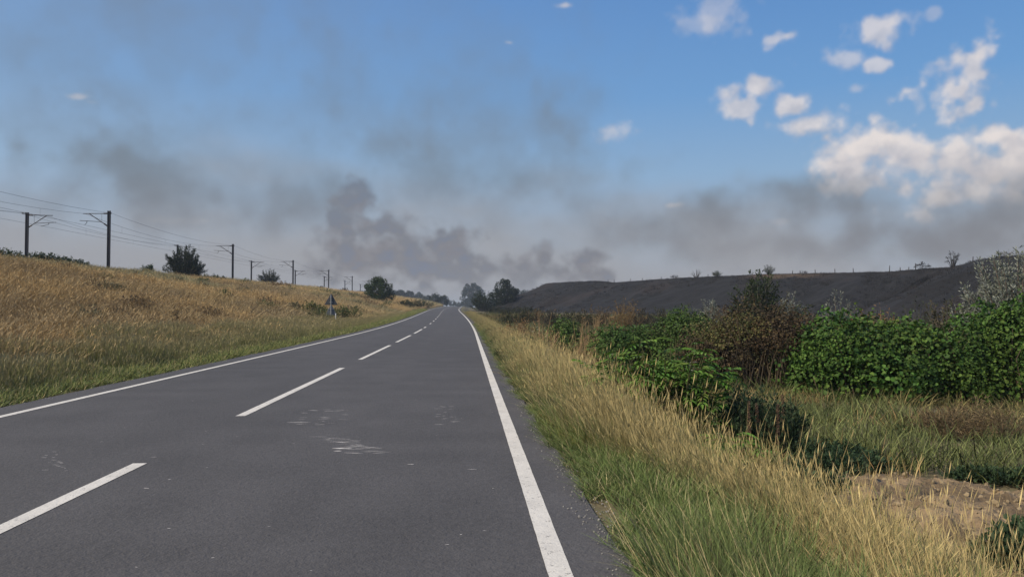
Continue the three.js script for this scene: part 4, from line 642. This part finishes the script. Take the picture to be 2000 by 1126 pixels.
{ // wild carrot: flat white flower heads
  const r = rng(690), st = [];
  for (let k = 0; k < 26; k++) st.push([rr(r, 1195, 1370), rr(r, 11.6, 15), rr(r, .85, 1.15)]);
  for (let k = 0; k < 14; k++) st.push([rr(r, 1000, 1075), rr(r, 20, 24), rr(r, .8, 1.05)]);
  st.forEach(([px, d, h], k) => {
    const s = new MB(), f = new MB(), g = new THREE.Group(), lx = rr(r, -.08, .08);
    s.tube([V(0, -.05, 0), V(lx * .5, h * .5, 0), V(lx, h, 0)], [.005, .004, .003], 4, [.10, .13, .05]);
    for (let i = 0; i < 5; i++) { const dir = V(rr(r, -1, 1), rr(r, .3, 1), rr(r, -1, 1)).normalize(), t = rr(r, .1, .7); for (let q = 0; q < 6; q++) { const dd = dir.clone().add(rdir(r).multiplyScalar(.7)).normalize(); s.leaf(V(lx * t, h * t, 0).addScaledVector(dir, .12 * r()), dd, perp(dd, r), .09, .02, tone(r, [[.07, .11, .035]], .3)); } }
    for (let i = 0; i < 26; i++) { const a = r() * 6.28, q = Math.sqrt(r()) * .035, dir = V(Math.cos(a), .2, Math.sin(a)).normalize(); f.leaf(V(lx + Math.cos(a) * q, h + .012 * (1 - q / .035), Math.sin(a) * q), dir, V(0, 1, 0), .014, .012, tone(r, [[.62, .64, .52]], .15)); }
    mesh('stalk', s.build(), barkMat, g); mesh('flower_head', f.build(), dullLeafMat, g);
    plant(g, 'wild_carrot', k < 26 ? 'white flat topped wild carrot flower behind the glossy divided bush' : 'white flat topped wild carrot flower behind the tall straw grass', 'flower', px, d, k < 26 ? 'wild carrots by the glossy bush' : 'wild carrots by the straw grass');
  });
}
// hill crest
onHill(sprayShrub({ seed: 701, h: 2.2, rx: 1.5, rz: 1, branches: 18, leaves: 8, leaf: .12, twig: .2, colors: [[.06, .05, .05]], stem: [[.05, .045, .045]], stemR: .05, from: .5, mat: dullLeafMat }), 'bare_shrub', 'bare black shrub on the skyline of the burnt hill', 'shrub', 1362);
onHill(sprayShrub({ seed: 702, h: 1.4, rx: 1.5, rz: 1, branches: 40, leaves: 26, leaf: .16, twig: .3, colors: [[.12, .14, .11], [.09, .105, .08]], stemR: .02, from: .2, mat: dullLeafMat }), 'grey_bush', 'low grey bush on the skyline next to the bare shrub', 'shrub', 1401);
onHill(sprayShrub({ seed: 703, h: 2.3, rx: 1.4, rz: 1.1, branches: 46, leaves: 30, leaf: .15, twig: .3, colors: [[.12, .135, .11], [.15, .16, .14]], stemR: .025, from: .2, mat: dullLeafMat }), 'pale_bush', 'pale upright bush on the skyline beside the tall green bush', 'shrub', 1503);
onHill(sprayShrub({ seed: 704, h: 1.3, rx: 1.7, rz: 1.2, branches: 24, leaves: 14, leaf: .2, twig: .3, colors: [[.05, .05, .05], [.07, .07, .065]], stem: [[.04, .035, .035]], stemR: .03, from: .65, arch: .8, mat: dullLeafMat }), 'flat_topped_bush', 'small flat topped bush on the skyline left of the lone tree', 'shrub', 1802);
onHill(sprayShrub({ seed: 705, h: 3.0, rx: 1.55, rz: 1.2, branches: 26, leaves: 16, leaf: .17, twig: .3, colors: [[.03, .03, .03], [.05, .05, .045]], stem: [[.03, .026, .026]], stemR: .055, from: .7, arch: .75, mat: dullLeafMat }), 'lone_tree', 'lone singed tree with an open crown on the skyline', 'tree', 1862);
onHill(sprayShrub({ seed: 706, h: .7, rx: .9, rz: .8, branches: 16, leaves: 12, leaf: .15, twig: .2, colors: [[.06, .055, .05]], stemR: .02, from: .3, mat: dullLeafMat }), 'singed_bush', 'tiny singed bush between fence posts on the skyline', 'shrub', 1573);
onHill(sprayShrub({ seed: 707, h: 1.0, rx: 1.7, rz: 1, branches: 30, leaves: 12, leaf: .14, twig: .2, colors: [[.13, .11, .07]], stemR: .012, from: .3, mat: dullLeafMat }), 'straw_bush', 'thin straw coloured bush on the highest part of the skyline', 'shrub', 1962);
onHill(sprayShrub({ seed: 708, h: .9, rx: 1.4, rz: .8, branches: 20, leaves: 12, leaf: .18, twig: .2, colors: [[.05, .05, .06]], stemR: .02, from: .3, mat: dullLeafMat }), 'dusky_bush', 'low dusky bush on the skyline nearest the smoke plume', 'shrub', 1318);
{
  const r = rng(720);
  [1188, 1200, 1232, 1256, 1292, 1384, 1550, 1565, 1594, 1632, 1668, 1738, 1759, 1776, 1789, 1901].forEach((px, k) => {
    const h = [1738, 1789].includes(px) ? 1.25 : rr(r, .65, .95), b = new MB(), g = new THREE.Group(), lx = rr(r, -.06, .06);
    b.tube([V(0, -.3, 0), V(lx * .5, h * .5, 0), V(lx, h, 0)], [.075, .07, .06], 6, [.045, .038, .036]);
    mesh('post', b.build(), barkMat, g); const cap = new MB(); cap.tube([V(lx, h, 0), V(lx + .01, h + .05, 0)], [.062, .02], 6, [.06, .052, .05]); mesh('weathered_top', cap.build(), barkMat, g);
    onHill(g, 'fence_post', 'charred wooden fence post on the skyline of the burnt hill', 'fence post', px, 'fence posts along the hill crest');
  });
  // scorched stubble
  const P = [], geo = [1, 2].map((s) => tuft(1500 + s, { n: 16, h: .4, hv: .6, w: .035, spread: .5, splay: .6, bend: .4, seg: 2, root: [.010, .0095, .010], tip: [.018, .016, .0165] }));
  for (let k = 0; k < 7000; k++) { const px = rr(r, 1010, 2120), c = crestAt(px), j = r() * .12; P.push({ x: c.x * (1 - j * .1), y: c.y - .12 - (j > .02 ? 99 : 0), d: -c.z * (1 - j * .1), s: rr(r, .3, .8), ry: r() * 6, c: r() < .25 ? [2.4, 1.7, 1.2] : [1, 1, 1] }); }
  for (let k = 0; k < 9000; k++) { const [x, y, z] = hillFace[Math.floor(r() * hillFace.length)], jx = rr(r, -.5, .5), n = fbm(x * .12 + 3, z * .12, 3); if (n < .42) continue; const t = r() < .12 ? [2.0, 1.5, 1.1] : r() < .4 ? [.5, .5, .55] : [.75, .72, .75]; P.push({ x: x + jx, y: y - .05, d: -z + jx * .3, s: rr(r, .4, 1.3), ry: r() * 6, c: t }); }
  scatter('scorched_stubble', 'scorched grass stubble on the face and crest of the burnt hill', geo, grassMat, P.filter((p) => p.y > -50));
}

// ---------------------------------------------------------------- road sign and marker post
const steelMat = new THREE.MeshStandardMaterial({ color: lin(.42, .43, .44), roughness: 0.5, metalness: 0.55 });
const backMat = new THREE.MeshStandardMaterial({ color: lin(.075, .082, .09), roughness: 0.7, metalness: 0.2 });
const lowBackMat = new THREE.MeshStandardMaterial({ color: lin(.14, .155, .175), roughness: 0.6, metalness: 0.3 });
const whiteMat = new THREE.MeshStandardMaterial({ color: lin(.75, .75, .72), roughness: 0.7 });
{
  const d = 58, px = 646, x = at(px, 600, d).x, g = new THREE.Group(); g.position.set(x, land(x, d), -d); g.rotation.y = 0.06;
  const tri = (w, h, rad) => { const s = new THREE.Shape(), P = [[0, h], [-w / 2, 0], [w / 2, 0]]; const n = 3; for (let i = 0; i < n; i++) { const a = P[(i + n - 1) % n], b = P[i], c = P[(i + 1) % n]; const la = Math.hypot(a[0] - b[0], a[1] - b[1]), lc = Math.hypot(c[0] - b[0], c[1] - b[1]); const p = [b[0] + (a[0] - b[0]) / la * rad, b[1] + (a[1] - b[1]) / la * rad], q = [b[0] + (c[0] - b[0]) / lc * rad, b[1] + (c[1] - b[1]) / lc * rad]; i ? s.lineTo(p[0], p[1]) : s.moveTo(p[0], p[1]); s.quadraticCurveTo(b[0], b[1], q[0], q[1]); } s.closePath(); return s; };
  const base = land(x, d), Y = (py) => at(px, py, d).y - base;
  const pole = mesh('pole', new THREE.CylinderGeometry(.03, .03, Y(575) + .3, 12), steelMat, g); pole.position.y = (Y(575) - .3) / 2;
  const ex = (s) => new THREE.ExtrudeGeometry(s, { depth: .012, bevelEnabled: true, bevelSize: .006, bevelThickness: .006, bevelSegments: 2 });
  const a = mesh('upper_plate', ex(tri(.96, Y(573) - Y(594.5), .07)), backMat, g); a.position.set(0, Y(594.5), -.07); a.userData.label = 'dark grey back of the upper triangular plate';
  const rim = mesh('rim', ex(tri(1.0, Y(572.4) - Y(595), .08)), new THREE.MeshStandardMaterial({ color: lin(.10, .035, .035), roughness: .6 }), a); rim.position.set(0, Y(595) - Y(594.5), -.026);
  const b = mesh('lower_plate', ex(tri(.86, Y(594) - Y(615), .07)), lowBackMat, g); b.position.set(.01, Y(615), -.075); b.userData.label = 'paler grey back of the lower triangular plate';
  const bar = (y, w) => { const m = mesh('bracket', new THREE.BoxGeometry(w, .035, .03), steelMat, g); m.position.set(0, y, -.037); };
  bar(Y(602.5), .46); bar(Y(579), .16); bar(Y(590), .3);
  top(g, 'road_sign', 'back of a triangular road sign with a second triangle below on a steel pole', 'road sign');
}
{
  const d = 57, x = at(655.5, 600, d).x, g = new THREE.Group(); g.position.set(x, land(x, d), -d);
  const p = mesh('post', new THREE.CylinderGeometry(.028, .032, 1.05, 10), whiteMat, g); p.position.y = .42; const c = mesh('cap', new THREE.SphereGeometry(.03, 10, 6), whiteMat, g); c.position.y = .95;
  top(g, 'marker_post', 'thin white marker post standing in weeds beside the road sign', 'marker post');
}

// ---------------------------------------------------------------- railway overhead line
const mastMat = new THREE.MeshStandardMaterial({ color: lin(.055, .05, .052), roughness: .75, metalness: .2 }), wireMat = new THREE.MeshStandardMaterial({ color: lin(.05, .048, .05), roughness: .6, metalness: .5 }), insMat = new THREE.MeshStandardMaterial({ color: lin(.035, .022, .018), roughness: .35 });
const SP = 54.3, NEAR_X = -48.4, FAR_X = -60.5, tops = (d) => 14.75 + (d - 105) * 0.0032;
function bar(g, name, a, b, r, m) { r *= 1.25; const l = a.distanceTo(b), o = mesh(name, new THREE.CylinderGeometry(r, r, l, 8), m, g); o.position.copy(a).lerp(b, .5); o.quaternion.setFromUnitVectors(V(0, 1, 0), b.clone().sub(a).normalize()); return o; }
function mastAt(row, d, s, label) {                       // s: which way the arm points
  const x = row, g = new THREE.Group(), gy = land(x, d), T = tops(d) - gy; g.position.set(x, gy, -d);
  const H = .32, fl = []; for (const q of [-1, 1]) { const f = new THREE.BoxGeometry(.035, T + .6, .3); f.translate(q * H / 2, T / 2 - .3, 0); fl.push(f); } const web = new THREE.BoxGeometry(H - .04, T + .6, .035); web.translate(0, T / 2 - .3, 0); fl.push(web);
  mesh('post', mergeGeometries(fl), mastMat, g);
  const y = (v) => T - v;
  const ins = bar(g, 'insulator', V(s * .2, y(.37), 0), V(s * .72, y(.37), 0), .075, insMat); const i2 = bar(g, 'insulator', V(s * .2, y(2.05), 0), V(s * .62, y(1.76), 0), .075, insMat);
  bar(g, 'top_tube', V(s * .7, y(.37), 0), V(s * 3.4, y(.40), 0), .04, mastMat);
  bar(g, 'diagonal_tube', V(s * .6, y(1.77), 0), V(s * 2.62, y(.40), 0), .045, mastMat);
  bar(g, 'registration_tube', V(s * .95, y(1.5), 0), V(s * 3.85, y(1.34), 0), .03, mastMat);
  bar(g, 'drop_bracket', V(s * 2.9, y(1.4), 0), V(s * 2.9, y(1.62), 0), .03, mastMat);
  bar(g, 'steady_arm', V(s * 2.9, y(1.62), 0), V(s * 3.1 - s * 1.2 * (s < 0 ? -.05 : 1), y(1.9), 0), .025, mastMat);
  bar(g, 'hanger', V(s * .95, y(.38), 0), V(s * .95, y(1.5), 0), .014, mastMat);
  if (s > 0) { bar(g, 'back_arm', V(-.15, y(.03), 0), V(-.75, y(.03), 0), .04, mastMat); bar(g, 'back_bracket', V(-.15, y(.27), 0), V(-.7, y(.2), 0), .03, mastMat); }
  else bar(g, 'feeder_bracket', V(.15, y(.33), 0), V(.32, y(.33), 0), .06, mastMat);
  return top(g, 'catenary_mast', label, 'catenary mast', 'railway catenary masts along the embankment');
}
const masts = [];
for (let k = -1; k < 7; k++) {
  const d = 105.2 + k * SP; masts.push(d);
  mastAt(NEAR_X, d, -1, 'dark steel catenary mast of the row nearer the road, arm towards the tracks');
  mastAt(FAR_X, d + 2.5, 1, 'dark steel catenary mast of the row farther from the road, arm towards the tracks');
}
function wirePts(x, h, sag, off) { const o = []; for (let k = 0; k < masts.length - 1; k++) for (let i = 0; i < 10; i++) { const t = i / 10, d = mix(masts[k], masts[k + 1], t) + off; o.push(V(x, tops(d) - h - 4 * sag * t * (1 - t), -d)); } const d = masts[masts.length - 1] + off; o.push(V(x, tops(d) - h, -d)); return o; }
function line(x, label, off) {
  const g = new THREE.Group(); const p0 = wirePts(x, .42, 1.05, off), p1 = wirePts(x, 1.95, .08, off), o = p1[0].clone(); g.position.copy(o);
  const wire = (pts, r, n) => { const b = new MB(); b.tube(pts.map((p) => p.clone().sub(o)), r, 5, [1, 1, 1]); mesh(n, b.build(), wireMat, g); };
  wire(p0, .015, 'messenger_wire'); wire(p1, .015, 'contact_wire');
  for (let i = 2; i < 42; i++) if (i % 10 === 2 || i % 10 === 5 || i % 10 === 8) bar(g, 'dropper', p0[i].clone().sub(o), p1[i].clone().sub(o), .008, wireMat);
  return top(g, 'overhead_line', label, 'overhead line');
}
line(NEAR_X - 3.1, 'sagging carrier and contact wires over the track nearer the road', 0);
line(FAR_X + 2.6, 'sagging carrier and contact wires over the track farther from the road', 2.5);
{
  const f = (x, h, sag, off, label) => { const p = wirePts(x, h, sag, off), o = p[0].clone(), b = new MB(); b.tube(p.map((q) => q.clone().sub(o)), .015, 5, [1, 1, 1]); const m = mesh('w', b.build(), wireMat); m.position.copy(o); top(m, 'feeder_wire', label, 'wire'); };
  f(NEAR_X + .32, .33, .8, 0, 'single feeder wire along the mast row nearer the road');
  f(FAR_X - .75, .05, .8, 2.5, 'single feeder wire along the mast row farther from the road');
}

renderer.render(scene, camera);
